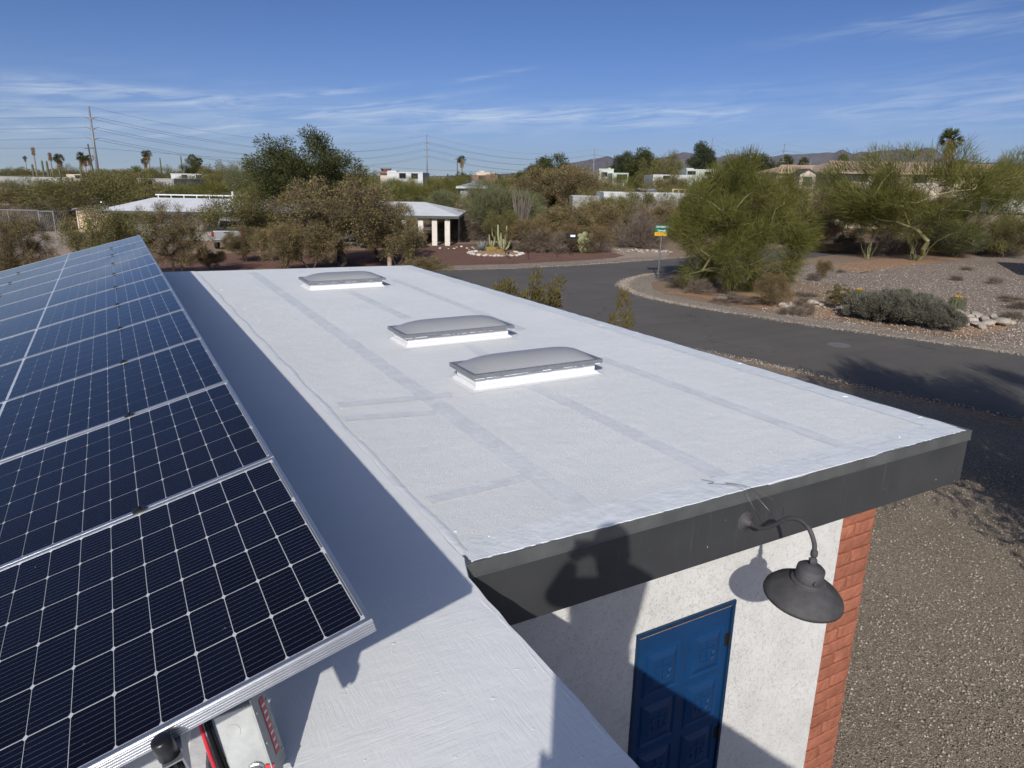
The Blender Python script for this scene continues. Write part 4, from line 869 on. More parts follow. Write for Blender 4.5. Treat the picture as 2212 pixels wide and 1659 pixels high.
# --- low plants
for (k, px, py, wp, hp, v, lb, gr) in [
    ('sage', 1862, 688, 110, 58, 0, 'grey green sage bush at the left end of the roadside hedge', 'sage hedge by the road'), ('sage', 1925, 697, 120, 64, 1, 'grey green sage bush, second from the left in the roadside hedge', 'sage hedge by the road'), ('sage', 1985, 706, 120, 62, 2, 'grey green sage bush, third from the left in the roadside hedge', 'sage hedge by the road'),
    ('sage', 2035, 714, 100, 56, 0, 'grey green sage bush at the right end of the roadside hedge', 'sage hedge by the road'), ('sage', 1950, 680, 150, 50, 1, 'grey sage bush at the back of the roadside hedge', 'sage hedge by the road'),
    ('creo', 1812, 668, 66, 56, 0, 'small upright green bush left of the sage hedge', None), ('shrub', 1668, 662, 90, 70, 2, 'rust brown bush at the right foot of the big palo verde', None), ('twiggy', 1734, 682, 60, 40, 0, 'bare twiggy shrub left of the pale stones', None),
    ('twiggy', 1470, 622, 70, 40, 1, 'dry grey shrub behind the street sign post', None), ('twiggy', 1510, 634, 70, 36, 2, 'tan twiggy shrub at the left foot of the big palo verde', None), ('twiggy', 1590, 655, 110, 18, 0, 'low fallen twigs under the big palo verde', None),
    ('twiggy', 1172, 545, 120, 62, 1, 'leafless round shrub in the rust gravel yard', None), ('twiggy', 1278, 545, 80, 50, 2, 'leafless shrub right of the prickly pear', None), ('shrub', 1778, 600, 40, 40, 1, 'small dark shrub right of the big palo verde', None),
    ('creo', 1122, 868, 240, 335, 1, 'creosote bush beside the far right edge of the white roof', None), ('creo', 1318, 975, 110, 385, 2, 'creosote tips showing above the right edge of the white roof', None), ('shrub', 60, 620, 150, 60, 0, 'brown bush behind the left end of the panels', None)]:
    b = G(px, py); dep = (b - CAM).dot(F0); plant(k, b, hp / FOC * dep * 1.04, wp / FOC * dep, v, lb, gr)
rg_ = random.Random(11)
for i in range(22):      # dry tufts over the corner lot
    px = rg_.uniform(1640, 2200); py = rg_.uniform(566, 668) if i > 8 else rg_.uniform(640, 690)
    b = G(px, py); plant('grass', b, rg_.uniform(.15, .4), rg_.uniform(.5, 1.3), i % 3, 'small dry tuft of weeds on the corner lot gravel', 'dry tufts on the corner lot')
for i in range(26):      # low brush along the back of the corner lot and the far drive
    px = rg_.uniform(1780, 2230) if i % 2 else rg_.uniform(960, 1440); py = rg_.uniform(538, 552) if i % 2 else rg_.uniform(505, 516)
    b = G(px, py); k = rg_.choice(('bare', 'shrub', 'twiggy')); plant(k, b, rg_.uniform(.7, 1.5), rg_.uniform(1.5, 3.0), i % 3, 'low %s along the back of the %s' % ({'bare': 'grey brush', 'shrub': 'brown brush', 'twiggy': 'twiggy brush'}[k], 'corner lot' if i % 2 else 'tan drive'), 'low brush')
# --- belt of trees toward the horizon
px = -120
while px < 2360:
    for band_, (d0, d1) in enumerate(((88, 125), (125, 190), (190, 300))):
        if band_ == 0 and (1280 < px < 1500 or 1680 < px < 2230 or 820 < px < 930 or 290 < px < 470 or px < 170): continue
        dp = rg_.uniform(d0, d1); k = rg_.choice(('mesqg', 'mesqg', 'palog', 'mesq', 'palo', 'euc', 'dark') if band_ else ('mesqg', 'mesq', 'palo', 'palog'))
        h = rg_.uniform(3.6, 5.6) + (1.6 if rg_.random() < .2 else 0) + band_ * .55; w = h * rg_.uniform(1.1, 1.7) if k not in ('euc', 'dark') else h * rg_.uniform(.7, 1.0)
        b = GD(px + rg_.uniform(-20, 20), dp)
        place_ = ('at the far left' if px < 220 else 'behind the steel pole' if px < 480 else 'behind the tall dark tree' if px < 860 else 'behind the carport' if px < 1150 else 'beyond the umbrella mesquite' if px < 1330 else 'around the mint houses' if px < 1650 else 'around the tiled roofs' if px < 2000 else 'at the far right'); plant(k, b, h, w, rg_.randrange(2), 'distant %s in the tree belt %s' % ({'mesqg': 'olive mesquite', 'palog': 'grey green palo verde', 'mesq': 'brown mesquite', 'palo': 'green palo verde', 'euc': 'dark evergreen', 'dark': 'dark broadleaf tree'}[k], place_), 'distant tree belt')
    px += rg_.uniform(30, 44)
# far wood as one mass
rg = np.random.default_rng(9); Vs, Fs, base_i = [], [], 0
for i in range(620):
    dp = rg.uniform(260, 900); pxx = rg.uniform(-400, 2650); c = GD(pxx, dp); h = rg.uniform(3.5, 8) + (4 if rg.random() < .07 else 0); w = h * rg.uniform(.8, 1.7); n_ = 130
    p = rg.normal(size=(n_, 3)); p /= np.linalg.norm(p, axis=1, keepdims=True); p *= (rg.uniform(.3, 1, n_) ** .4)[:, None]; p *= np.array([w / 2, w / 2, h / 2]); p += np.array([c.x, c.y, h * .52])
    V, F = blades_np(p, rg.normal(size=(n_, 3)), rg.uniform(.5, 1.1, n_), rg.uniform(.35, .8, n_), rg, .7); Vs.append(V); Fs.append(F + base_i); base_i += len(V)
o = bpy.data.objects.new('far_woodland', np_mesh('far_woodland', np.concatenate(Vs), np.concatenate(Fs), L_MESQG)); link(o); tag(o, 'hazy mass of far trees along the horizon', 'woodland', None, 'stuff')
# ground scrub between the trees, nobody could count it
Vs, Fs, base_i = [], [], 0
for i in range(900):
    dp = rg.uniform(56, 190); pxx = rg.uniform(-200, 2400); c = GD(pxx, dp)
    if dp < 62 and not (pxx < 250): continue
    h = rg.uniform(.4, 1.3); w = h * rg.uniform(1.2, 2.6); n_ = 90
    p = rg.normal(size=(n_, 3)) * .45; p[:, 2] = np.abs(p[:, 2]); p *= np.array([w / 2, w / 2, h]); p += np.array([c.x, c.y, .02])
    V, F = blades_np(p, rg.normal(size=(n_, 3)) + np.array([0, 0, .8]), rg.uniform(.1, .4, n_), rg.uniform(.03, .1, n_), rg, .4); Vs.append(V); Fs.append(F + base_i); base_i += len(V)
o = bpy.data.objects.new('desert_scrub', np_mesh('desert_scrub', np.concatenate(Vs), np.concatenate(Fs), L_SHRUB)); link(o); tag(o, 'low desert scrub covering the ground between the trees', 'scrub', None, 'stuff')

# ================================================================== NEIGHBOURHOOD
M_NROOF = mat('white_shingle_roof', (.62, .63, .64), .8, var=.12, vs=1.2, bump=.2, bs=8)
M_NWALL = mat('grey_wall_paint', (.30, .29, .275), .85, var=.12, vs=1.5); M_POST = mat('cream_post', (.62, .58, .50), .8, var=.12, vs=3)
M_TRIM = mat('dark_green_trim', (.045, .06, .05), .6); M_GLASS = mat('window_glass', (.012, .015, .02), .06, coat=.5, var=.05)
M_TAN_ = mat('tan_metal', (.58, .45, .29), .6, var=.08, vs=2); M_GREYM = mat('grey_metal_roof', (.38, .385, .39), .55, .3, var=.12, vs=2)
M_WHITEW = mat('white_stucco_far', (.50, .50, .485), .85, var=.10, vs=.8); M_MINT = mat('mint_stucco', (.44, .475, .41), .85, var=.08, vs=.8); M_BEIGE = mat('beige_stucco', (.50, .42, .34), .85, var=.1, vs=.8)
M_REDW_ = mat('terracotta_wall', (.20, .115, .085), .85, var=.15, vs=1); M_TILE = mat('clay_roof_tile', (.47, .35, .24), .85, var=.3, vs=3, rvar=.35); M_WOODR = mat('weathered_timber', (.36, .26, .18), .85, var=.2, vs=5)
M_RUSTY = mat('rusty_rail', (.15, .075, .04), .85, var=.3, vs=3); M_STEELP = mat('weathered_steel_pole', (.21, .22, .235), .6, .3, var=.12, vs=.6); M_WOODP = mat('creosoted_wood', (.085, .06, .045), .9, var=.25, vs=3)
M_WIRE = mat('wire_grey', (.16, .17, .18), .6); M_CMU = mat('block_wall_grey', (.30, .30, .285), .9, var=.15, vs=.7)
CA = -YAW
def frame_at(px, dep, name, label, cat, group=None, z=0.0, rz=0.0): return empty(name, GD(px, dep, z), CA + rz, label, cat, group)
def lx(px, px0, dep): return (px - px0) / FOC * dep * 1.0          # lateral metres from the frame's bearing
def part(mb, name, m, parent, **k): return mb.build(name, m, parent, **k)
def window(parent, x, y, z, w, h, m=None, fm=None):
    fr_ = MB(); t = .06
    fr_.bb((x - w / 2 - t, y - .03, z - h / 2 - t), (x + w / 2 + t, y + .02, z - h / 2)); fr_.bb((x - w / 2 - t, y - .03, z + h / 2), (x + w / 2 + t, y + .02, z + h / 2 + t))
    fr_.bb((x - w / 2 - t, y - .028, z - h / 2), (x - w / 2, y + .02, z + h / 2)); fr_.bb((x + w / 2, y - .028, z - h / 2), (x + w / 2 + t, y + .02, z + h / 2))
    o = fr_.build('window', fm or M_TRIM, parent); MB().bb((x - w / 2, y - .012, z - h / 2), (x + w / 2, y + .012, z + h / 2)).build('pane', m or M_GLASS, o); return o
# --- neighbour with the long white hip roof and carport
ND = 52.5; nh = frame_at(620, ND, 'hip_roof_house', 'long low house with white hip roof and carport on cream posts', 'house')
def nx(px): return lx(px, 620, ND)
EZ, RZ_ = 2.15, 2.95; xa_, xb_ = nx(268), nx(978); dep_ = 9.0
rf = MB(); ov = .55
rf.add([(xa_ - 1.6, -ov, EZ), (xb_, -ov, EZ), (xb_, dep_, EZ), (xa_ - 1.6, dep_, EZ), (xa_ + .3, 4.2, RZ_), (xb_ - 3.0, 4.2, RZ_), (xa_ - 1.6, -ov, EZ - .16), (xb_, -ov, EZ - .16), (xb_, dep_, EZ - .16), (xa_ - 1.6, dep_, EZ - .16)],
       [(0, 1, 5, 4), (1, 2, 5), (2, 3, 4, 5), (3, 0, 4), (6, 7, 1, 0), (7, 8, 2, 1), (8, 9, 3, 2), (9, 6, 0, 3), (9, 8, 7, 6)])
hr = part(rf, 'roof', M_NROOF, nh)
part(MB().bb((xa_ - 1.62, -ov - .03, EZ - .2), (xb_ + .02, -ov - .002, EZ - .01)), 'eave_board', M_TRIM, nh)
pv = MB(); pv.tube([(xa_ + .5, 4.2, RZ_ + .22), (nx(500), 4.2, RZ_ + .22)], .05, 8)
for k in range(8): pv.tube([(xa_ + .7 + k * (nx(500) - xa_ - 1) / 7, 4.2, RZ_ - .02), (xa_ + .7 + k * (nx(500) - xa_ - 1) / 7, 4.2, RZ_ + .22)], .035, 6)
part(pv, 'ridge_pipe', M_NROOF, hr); part(MB().tube([(nx(459), 4.0, RZ_), (nx(459), 4.0, RZ_ + .55)], .07, 8), 'vent_pipe', M_NROOF, hr)
part(MB().bb((xa_ + .2, .9, 0), (nx(800), 1.15, EZ - .1)), 'front_wall', M_NWALL, nh); part(MB().bb((xa_ + .2, 1.16, 0), (xa_ + .45, dep_ - .6, EZ - .1)), 'side_wall', M_WHITEW, nh); part(MB().bb((xa_ + .46, dep_ - .9, 0), (nx(830), dep_ - .65, EZ - .1)), 'back_wall', M_NWALL, nh)
for (p_, w_, zc, h_) in ((446, 1.3, 1.25, 1.1), (500, 1.0, 1.05, 2.0), (680, 1.6, 1.2, 1.1), (745, 1.4, 1.2, 1.1)): window(nh, nx(p_), .9, zc, w_, h_)
for p_ in (862, 897, 926, 953): part(MB().bb((nx(p_) - .19, -.25, 0), (nx(p_) + .19, .13, EZ - .18)), 'carport_post', M_POST, nh, bevel=.02)
for p_ in (540, 600, 660, 720, 780): part(MB().bb((nx(p_) - .12, -.2, 0), (nx(p_) + .12, .04, EZ - .18)), 'porch_post', M_POST, nh)
part(MB().bb((nx(520), -.3, 0), (nx(775), -.21, .75)), 'low_wall', M_POST, nh); part(MB().bb((nx(968), 3.0, 0), (nx(972), 8, EZ - .2)), 'carport_back_wall', M_NWALL, nh)
# --- tan shed with two turbine vents
SD = 60; sh_ = frame_at(191, SD, 'metal_shed', 'small tan metal shed with grey gable roof and two turbine vents', 'shed'); sx = lambda p: lx(p, 191, SD)
wl0, wr0, ez, rz_ = sx(155), sx(229), ZH(191, 451, SD), ZH(191, 444, SD)
part(MB().add([(wl0, 0, 0), (wr0, 0, 0), (wr0, 0, ez), ((wl0 + wr0) / 2, 0, rz_), (wl0, 0, ez), (wl0, 3, 0), (wr0, 3, 0), (wr0, 3, ez), ((wl0 + wr0) / 2, 3, rz_), (wl0, 3, ez)], [(0, 1, 2, 3, 4), (9, 8, 7, 6, 5), (1, 6, 7, 2), (5, 0, 4, 9)]), 'wall', M_TAN_, sh_)
for k in range(9): part(MB().bb((wl0 + .1 + k * (wr0 - wl0 - .2) / 8 - .02, -.02, 0), (wl0 + .1 + k * (wr0 - wl0 - .2) / 8 + .02, -.001, ez - .02)), 'wall_rib', M_TAN_, sh_)
part(MB().add([(wl0 - .2, -.2, ez - .02), ((wl0 + wr0) / 2, -.2, rz_ + .05), (wr0 + .2, -.2, ez - .02), (wl0 - .2, 3.2, ez - .02), ((wl0 + wr0) / 2, 3.2, rz_ + .05), (wr0 + .2, 3.2, ez - .02), (wl0 - .2, -.2, ez - .1), ((wl0 + wr0) / 2, -.2, rz_ - .03), (wr0 + .2, -.2, ez - .1)], [(0, 1, 4, 3), (1, 2, 5, 4), (6, 7, 1, 0), (7, 8, 2, 1)]), 'roof', M_GREYM, sh_)
for p_ in (174, 196): part(MB().lathe([(.16, 0), (.16, .14), (.2, .16), (.27, .24), (.27, .32), (.2, .4), (.05, .44)], 12, None, (sx(p_), 1.2, rz_ - .05)), 'turbine_vent', M_STEEL, sh_, sm=True)
# --- chain link fence of the left yard
FD = 47; fe = frame_at(40, FD, 'chain_link_fence', 'chain link fence with pipe rails round the bare dirt yard', 'fence'); fx = lambda p: lx(p, 40, FD)
ft = ZH(60, 454, FD)
for p_ in (-60, 6, 70, 101): part(MB().tube([(fx(p_), 0, 0), (fx(p_), 0, ft)], .035, 6), 'post', M_ALUD, fe)
part(MB().tube([(fx(-90), 0, ft), (fx(70), 0, ft)], .025, 6), 'top_rail', M_ALUD, fe); part(MB().tube([(fx(-90), 0, .1), (fx(101), 0, .1)], .02, 6), 'bottom_rail', M_ALUD, fe); part(MB().tube([(fx(70), .02, ft - .05), (fx(101), .02, ft - .05)], .025, 6), 'top_rail', M_ALUD, fe)
part(MB().tube([(fx(101), 0, ft - .05), (fx(140), 14, ft - .15)], .025, 6), 'top_rail', M_ALUD, fe)
for k in range(7): part(MB().tube([(fx(101) + (fx(140) - fx(101)) * k / 6, 14 * k / 6, 0), (fx(101) + (fx(140) - fx(101)) * k / 6, 14 * k / 6, ft - .08)], .028, 6), 'post', M_ALUD, fe)
ms = MB(); x0 = fx(-90)
while x0 < fx(101):
    ms.tube([(x0, .01, .1), (x0 + .9, .01, ft - .03)], .004, 3, False); ms.tube([(x0 + .9, -.01, .1), (x0, -.01, ft - .03)], .004, 3, False); x0 += .14
tag(ms.build('wire_mesh', M_ALUD, fe), kind='stuff')
pw = frame_at(88, 62, 'tan_privacy_wall', 'plain tan panel wall behind the chain link fence', 'wall'); part(MB().bb((lx(70, 88, 62), 0, 0), (lx(103, 88, 62), .15, ZH(88, 457, 62))), 'panel', M_BEIGE, pw)
# --- vehicles
M_SILVER = mat('silver_car_paint', (.36, .365, .37), .3, .55, var=.04, coat=.6); M_NAVY = mat('dark_blue_car_paint', (.03, .036, .05), .3, .4, var=.05, coat=.6); M_TYRE = mat('tyre_rubber', (.018, .018, .018), .9); M_RIM = mat('alloy_rim', (.35, .35, .36), .35, .8); M_TAIL = mat('tail_light_red', (.30, .008, .012), .2, coat=.5); M_CHROME = mat('chrome', (.6, .6, .6), .15, .95); M_HEAD = mat('lamp_glass', (.5, .5, .5), .1, .3)
def loft(name, secs, m, parent, sm=True, bevel=0):
    """secs: list of (x, [(y,z)...]) closed rings along the vehicle, x forward"""
    b_ = MB(); n_ = len(secs[0][1]); vs = [(x, y, z) for x, ring_ in secs for (y, z) in ring_]
    fs = [(i * n_ + k, i * n_ + (k + 1) % n_, (i + 1) * n_ + (k + 1) % n_, (i + 1) * n_ + k) for i in range(len(secs) - 1) for k in range(n_)] + [tuple(reversed(range(n_))), tuple(range((len(secs) - 1) * n_, len(secs) * n_))]
    b_.add(vs, fs); return b_.build(name, m, parent, sm=False, bevel=bevel, seg=2)
def ring8(w, z0, z1, tw=.9, sh=.55):
    zm = z0 + (z1 - z0) * sh
    return [(-w * .92, z0), (w * .92, z0), (w, z0 + .12), (w, zm), (w * tw, z1 - .04), (w * tw * .93, z1), (-w * tw * .93, z1), (-w * tw, z1 - .04), (-w, zm), (-w, z0 + .12)]
def wheel(parent, x, y, r, w):
    o = MB().lathe([(r * .55, -w / 2), (r * .9, -w / 2), (r, -w / 2 + .03), (r, w / 2 - .03), (r * .9, w / 2), (r * .55, w / 2)], 22, Matrix.Rotation(R(90), 3, 'X'), (x, y, r)).build('wheel', M_TYRE, parent)
    s_ = 1 if y > 0 else -1; rm = MB(); rm.lathe([(r * .56, 0), (r * .54, .02), (r * .2, .0), (.04, .03)], 20, Matrix.Rotation(R(-90 * s_), 3, 'X'), (x, y + s_ * (w / 2 - .02), r)); rm.build('rim', M_RIM, o); return o
def pickup(loc, rz, label):
    t = empty('pickup_truck', loc, rz, label, 'pickup truck')
    loft('body', [(-2.75, ring8(.98, .55, 1.22)), (-.62, ring8(1.0, .42, 1.24)), (1.55, ring8(1.0, .42, 1.16)), (2.55, ring8(.97, .45, 1.10)), (2.8, ring8(.9, .5, .98))], M_SILVER, t, bevel=.03)
    loft('cab', [(-.70, [(-.93, 1.2), (.93, 1.2), (.9, 1.3), (.82, 1.70), (.70, 1.86), (-.70, 1.86), (-.82, 1.70), (-.9, 1.3)]), (-.45, [(-.95, 1.2), (.95, 1.2), (.92, 1.3), (.84, 1.75), (.70, 1.92), (-.70, 1.92), (-.84, 1.75), (-.92, 1.3)]), (.75, [(-.95, 1.2), (.95, 1.2), (.92, 1.3), (.84, 1.75), (.70, 1.92), (-.70, 1.92), (-.84, 1.75), (-.92, 1.3)]), (1.55, [(-.93, 1.12), (.93, 1.12), (.9, 1.14), (.86, 1.16), (.7, 1.18), (-.7, 1.18), (-.86, 1.16), (-.9, 1.14)])], M_SILVER, t, bevel=.02)
    MB().add([(-.712, -.80, 1.30), (-.712, .80, 1.30), (-.705, .70, 1.72), (-.705, -.70, 1.72)], [(3, 2, 1, 0)]).build('rear_window', M_GLASS, t)
    for s_ in (-1, 1):
        MB().add([(-.4, s_ * .935, 1.3), (.25, s_ * .935, 1.3), (.25, s_ * .852, 1.74), (-.4, s_ * .852, 1.74)], [(0, 1, 2, 3) if s_ < 0 else (3, 2, 1, 0)]).build('side_window', M_GLASS, t)
        MB().add([(.32, s_ * .935, 1.3), (1.15, s_ * .935, 1.3), (.75, s_ * .852, 1.74), (.32, s_ * .852, 1.74)], [(0, 1, 2, 3) if s_ < 0 else (3, 2, 1, 0)]).build('side_window', M_GLASS, t)
        MB().bb((-2.79, s_ * .98, .86), (-2.6, s_ * .83, 1.16)).build('tail_light', M_TAIL, t, bevel=.02)
        mr_ = MB(); mr_.box((.95, s_ * 1.1, 1.32), (.1, .22, .18)); mr_.build('mirror', M_SILVER, t, bevel=.02)
        for xx in (-1.75, 1.75): wheel(t, xx, s_ * .86, .39, .26)
    MB().bb((-2.80, -.8, .62), (-2.752, .8, 1.2)).build('tailgate', M_SILVER, t, bevel=.02); MB().bb((-2.815, -.2, 1.08), (-2.802, .2, 1.14)).build('tailgate_handle', M_TYRE, t)
    MB().bb((-2.98, -.95, .50), (-2.76, .95, .66)).build('rear_bumper', M_CHROME, t, bevel=.03); MB().bb((-2.995, -.16, .53), (-2.982, .16, .64)).build('number_plate', M_WHITE, t)
    MB().bb((-2.68, -.86, .98), (-.75, .86, 1.246)).build('bed_floor', M_TYRE, t); MB().bb((-.735, -.18, 1.79), (-.695, .18, 1.85)).build('brake_light', M_TAIL, t); return t
c = G(491, 541); pickup((c.x + F0.x * 2.9 - R0.x * .6, c.y + F0.y * 2.9 - R0.y * .6, .01), math.atan2(F0.y, F0.x) + R(13), 'silver pickup truck seen from behind beside the white roofed house')
def sedan(loc, rz, label):
    t = empty('sedan_car', loc, rz, label, 'car')
    loft('body', [(-2.3, ring8(.80, .42, .95)), (-1.9, ring8(.88, .28, 1.0)), (0, ring8(.9, .24, .98)), (1.3, ring8(.9, .26, .92)), (2.1, ring8(.84, .3, .78)), (2.32, ring8(.7, .36, .66))], M_NAVY, t, bevel=.03)
    loft('cabin', [(-1.75, [(-.8, .95), (.8, .95), (.78, .97), (.7, 1.0), (-.7, 1.0), (-.78, .97)]), (-1.0, [(-.82, .95), (.82, .95), (.75, 1.15), (.6, 1.40), (-.6, 1.40), (-.75, 1.15)]), (.1, [(-.82, .93), (.82, .93), (.76, 1.15), (.6, 1.44), (-.6, 1.44), (-.76, 1.15)]), (1.15, [(-.8, .88), (.8, .88), (.77, .9), (.7, .92), (-.7, .92), (-.77, .9)])], M_GLASS, t, bevel=.02)
    MB().bb((-1.05, -.56, 1.40), (.2, .56, 1.455)).build('roof_panel', M_NAVY, t, bevel=.025)
    for s_ in (-1, 1):
        MB().bb((-2.33, s_ * .78, .66), (-2.1, s_ * .5, .82)).build('tail_light', M_TAIL, t, bevel=.02); MB().bb((2.1, s_ * .72, .56), (2.3, s_ * .45, .68)).build('headlight', M_HEAD, t, bevel=.02)
        for xx in (-1.4, 1.4): wheel(t, xx, s_ * .8, .33, .2)
        m_ = MB(); m_.box((.75, s_ * .95, .98), (.12, .16, .1)); m_.build('mirror', M_NAVY, t, bevel=.02)
    MB().bb((-2.36, -.75, .36), (-2.25, .75, .55)).build('rear_bumper', M_NAVY, t, bevel=.03); return t
c = G(846, 535); sedan((c.x, c.y, .01), math.atan2(R0.y, R0.x) + R(14), 'dark blue parked car half hidden by the brown mesquite')
wp_ = G(842, 578); tag(MB().lathe([(.13, 0), (.125, .5), (.13, 1.05), (.11, 1.08), (.02, 1.09)], 12, None, (wp_.x, wp_.y, 0)).build('wooden_post', M_WOODR, None), 'short weathered wooden post in front of the brown mesquite', 'post')
# --- planter bed with stone ring
rg_ = random.Random(3)
pc = G(1070, 549); ringo = empty('stone_ring', pc, 0, 'oval ring of pale stones round the cactus bed in the rust gravel yard', 'stone ring')
for k in range(44):
    a = 2 * math.pi * k / 44; q = Vector((0, 0, 0)) + R0 * (math.cos(a) * 1.75 + rg_.gauss(0, .08)) + F0 * (math.sin(a) * 1.55 + rg_.gauss(0, .08)); stone(rg_.choice(ROCKSW), q, rg_.uniform(.16, .36), rg_, ringo)
mound = MB().lathe([(1.6, .0), (1.3, .10), (.8, .18), (.3, .2), (.02, .2)], 24, None, (pc.x, pc.y, .006)).build('soil_mound', M_ORANGE); tag(mound, kind='structure')
pile = empty('rock_pile', G(962, 508), 0, 'heap of pale broken rocks at the end of the tan drive', 'rock pile')
for k in range(46):
    u, v = rg_.gauss(0, .9), rg_.gauss(0, .5); stone(rg_.choice(ROCKS), R0 * u + F0 * v + Vector((0, 0, max(0, .55 - abs(u) * .35 - abs(v) * .4) * rg_.uniform(.3, 1))), rg_.uniform(.2, .42), rg_, pile)
for (x_, y_, n_, lb) in ((1395, 543, 60, 'bed of grey and tan cobbles behind the street sign'), (1000, 537, 12, 'small scatter of white stones in the rust gravel yard')):
    t = empty('cobble_bed', G(x_, y_), 0, lb, 'stones')
    for k in range(n_): stone(rg_.choice(ROCKS + [ROCKD]) if n_ > 20 else rg_.choice(ROCKSW), R0 * rg_.gauss(0, 1.3) + F0 * rg_.gauss(0, .7), rg_.uniform(.1, .28), rg_, t)
for i, (x_, y_, s_, dk) in enumerate([(2062, 688, .75, 0), (2085, 692, .5, 0), (2098, 700, .55, 0), (2112, 690, .6, 0), (2128, 696, .5, 0), (2135, 704, .55, 0), (2150, 700, .48, 1), (2165, 704, .62, 0), (2180, 702, .4, 0), (2145, 690, .45, 0), (2110, 706, .45, 0), (2078, 705, .5, 0), (2092, 686, .4, 0), (2120, 711, .35, 0)]):
    o = stone(ROCKD if dk else ROCKS[i % 5], G(x_, y_), s_, rg_); tag(o, 'dark stone among the pale ones at the right end of the sage hedge' if dk else 'pale flat stone in the cluster at the right end of the sage hedge', 'stone', 'stones by the sage hedge')
for i in range(26):
    x_, y_ = rg_.uniform(1690, 1850), rg_.uniform(650, 672); o = stone(ROCKS[i % 5], G(x_, y_ + (x_ - 1690) * .04), rg_.uniform(.16, .42), rg_); tag(o, 'rough pale stone on the orange soil left of the sage hedge', 'stone', 'stones on the orange soil')
o = stone(ROCKS[2], G(1558, 649), .55, rg_); tag(o, 'pale boulder at the foot of the big palo verde', 'stone')
# --- cacti and yard things
M_CACT = mat('cactus_green', (.085, .092, .045), .8, var=.25, vs=6, bump=.3, bs=20); M_CHOLLA = mat('cholla_pale', (.25, .25, .13), .85, var=.3, vs=8, bump=.5, bs=24); M_AGAVE = mat('agave_blue', (.20, .235, .225), .7, var=.15, vs=4); M_PEAR = mat('prickly_pear_pad', (.24, .25, .12), .75, var=.25, vs=4); M_YEL = mat('yellow_fruit', (.42, .24, .025), .6, var=.3, vs=20); M_GOLD = mat('golden_spines', (.30, .22, .045), .9, var=.3, vs=20); M_SPINE = mat('dark_spines', (.10, .085, .055), .9, var=.3, vs=20); M_PURP = mat('purple_blossom', (.20, .045, .10), .8, var=.4, vs=8)
def ribbed(prof, ribs, amp, m, parent, name='stem', loc=(0, 0, 0)):
    n_ = ribs * 2; vs, fs = [], []
    for (r_, z) in prof:
        for k in range(n_): a = 2 * math.pi * k / n_; rr_ = r_ * (1 - amp * (k % 2)); vs.append((rr_ * math.cos(a), rr_ * math.sin(a), z))
    for i in range(len(prof) - 1):
        for k in range(n_): fs.append((i * n_ + k, i * n_ + (k + 1) % n_, (i + 1) * n_ + (k + 1) % n_, (i + 1) * n_ + k))
    fs.append(tuple(range((len(prof) - 1) * n_, len(prof) * n_))); return MB().add(vs, fs).build(name, m, parent, loc=loc)
def barrel(px, py, r_, h, label, fruit=True, m=M_CACT):
    t = empty('barrel_cactus', G(px, py), 0, label, 'cactus')
    ribbed([(r_ * .8, 0), (r_, h * .3), (r_, h * .65), (r_ * .8, h * .9), (r_ * .4, h * 1.0), (.02, h)], 13, .16, m, t)
    rg2 = np.random.default_rng(int(px)); n_ = 700; a = rg2.uniform(0, 6.28, n_); z = rg2.uniform(.02, .98, n_) * h; p = np.stack([np.cos(a) * r_, np.sin(a) * r_, z], 1); V, F = blades_np(p, np.stack([np.cos(a), np.sin(a), rg2.normal(0, .6, n_)], 1), np.full(n_, .09), np.full(n_, .012), rg2, .1); o_ = bpy.data.objects.new('spines', np_mesh('spines', V, F, M_SPINE if fruit else M_GOLD)); link(o_, t); tag(o_, kind='stuff')
    if fruit:
        for k in range(14): a_ = k * 2.4; q = r_ * (.25 + .35 * ((k * 7) % 5) / 5); MB().lathe([(.015, 0), (.028, .02), (.028, .05), (.012, .075)], 7, None, (q * math.cos(a_), q * math.sin(a_), h * .97)).build('fruit', M_YEL, t)
    return t
barrel(2063, 676, .26, .62, 'barrel cactus crowned with yellow fruit right of the sage hedge'); barrel(1851, 658, .22, .62, 'barrel cactus with yellow fruit at the left end of the sage hedge')
barrel(1062, 548, .36, .45, 'golden barrel cactus inside the stone ring, left one', False, M_GOLD); barrel(1078, 549, .27, .3, 'small golden barrel cactus inside the stone ring', False, M_GOLD)
def columns(px, py, stems, m, label, name, rr_=.09, parentcat='cactus'):
    t = empty(name, G(px, py), 0, label, parentcat)
    for (dx, dy, h, lean) in stems: MB().tube([(dx * .35, dy * .35, 0), (dx * .8, dy * .8, h * .25), (dx + lean * .4, dy, h * .6), (dx + lean, dy, h)], [rr_ * .7, rr_, rr_ * 1.02, rr_ * .55], 9).build('stem', m, t, sm=True)
    return t
columns(1086, 541, [(-.35, 0, 1.75, -.05), (-.1, .1, 1.2, 0), (.1, -.1, 1.05, .05), (.3, .05, 1.65, .02), (.42, -.15, .9, .15), (.0, -.2, .8, -.1), (.2, .2, 1.0, .1), (-.2, -.15, .7, -.15)], M_CHOLLA, 'clump of tall pale columnar cactus stems by the stone ring', 'columnar_cactus', .085)
columns(1063, 535, [(-.2, 0, .95, -.05), (.15, 0, .8, .1), (.0, .1, .5, 0)], M_CHOLLA, 'thin pale cactus stems behind the stone ring', 'columnar_cactus', .06)
ag = empty('agave', G(1042, 543), 0, 'blue grey agave rosette inside the stone ring', 'agave')
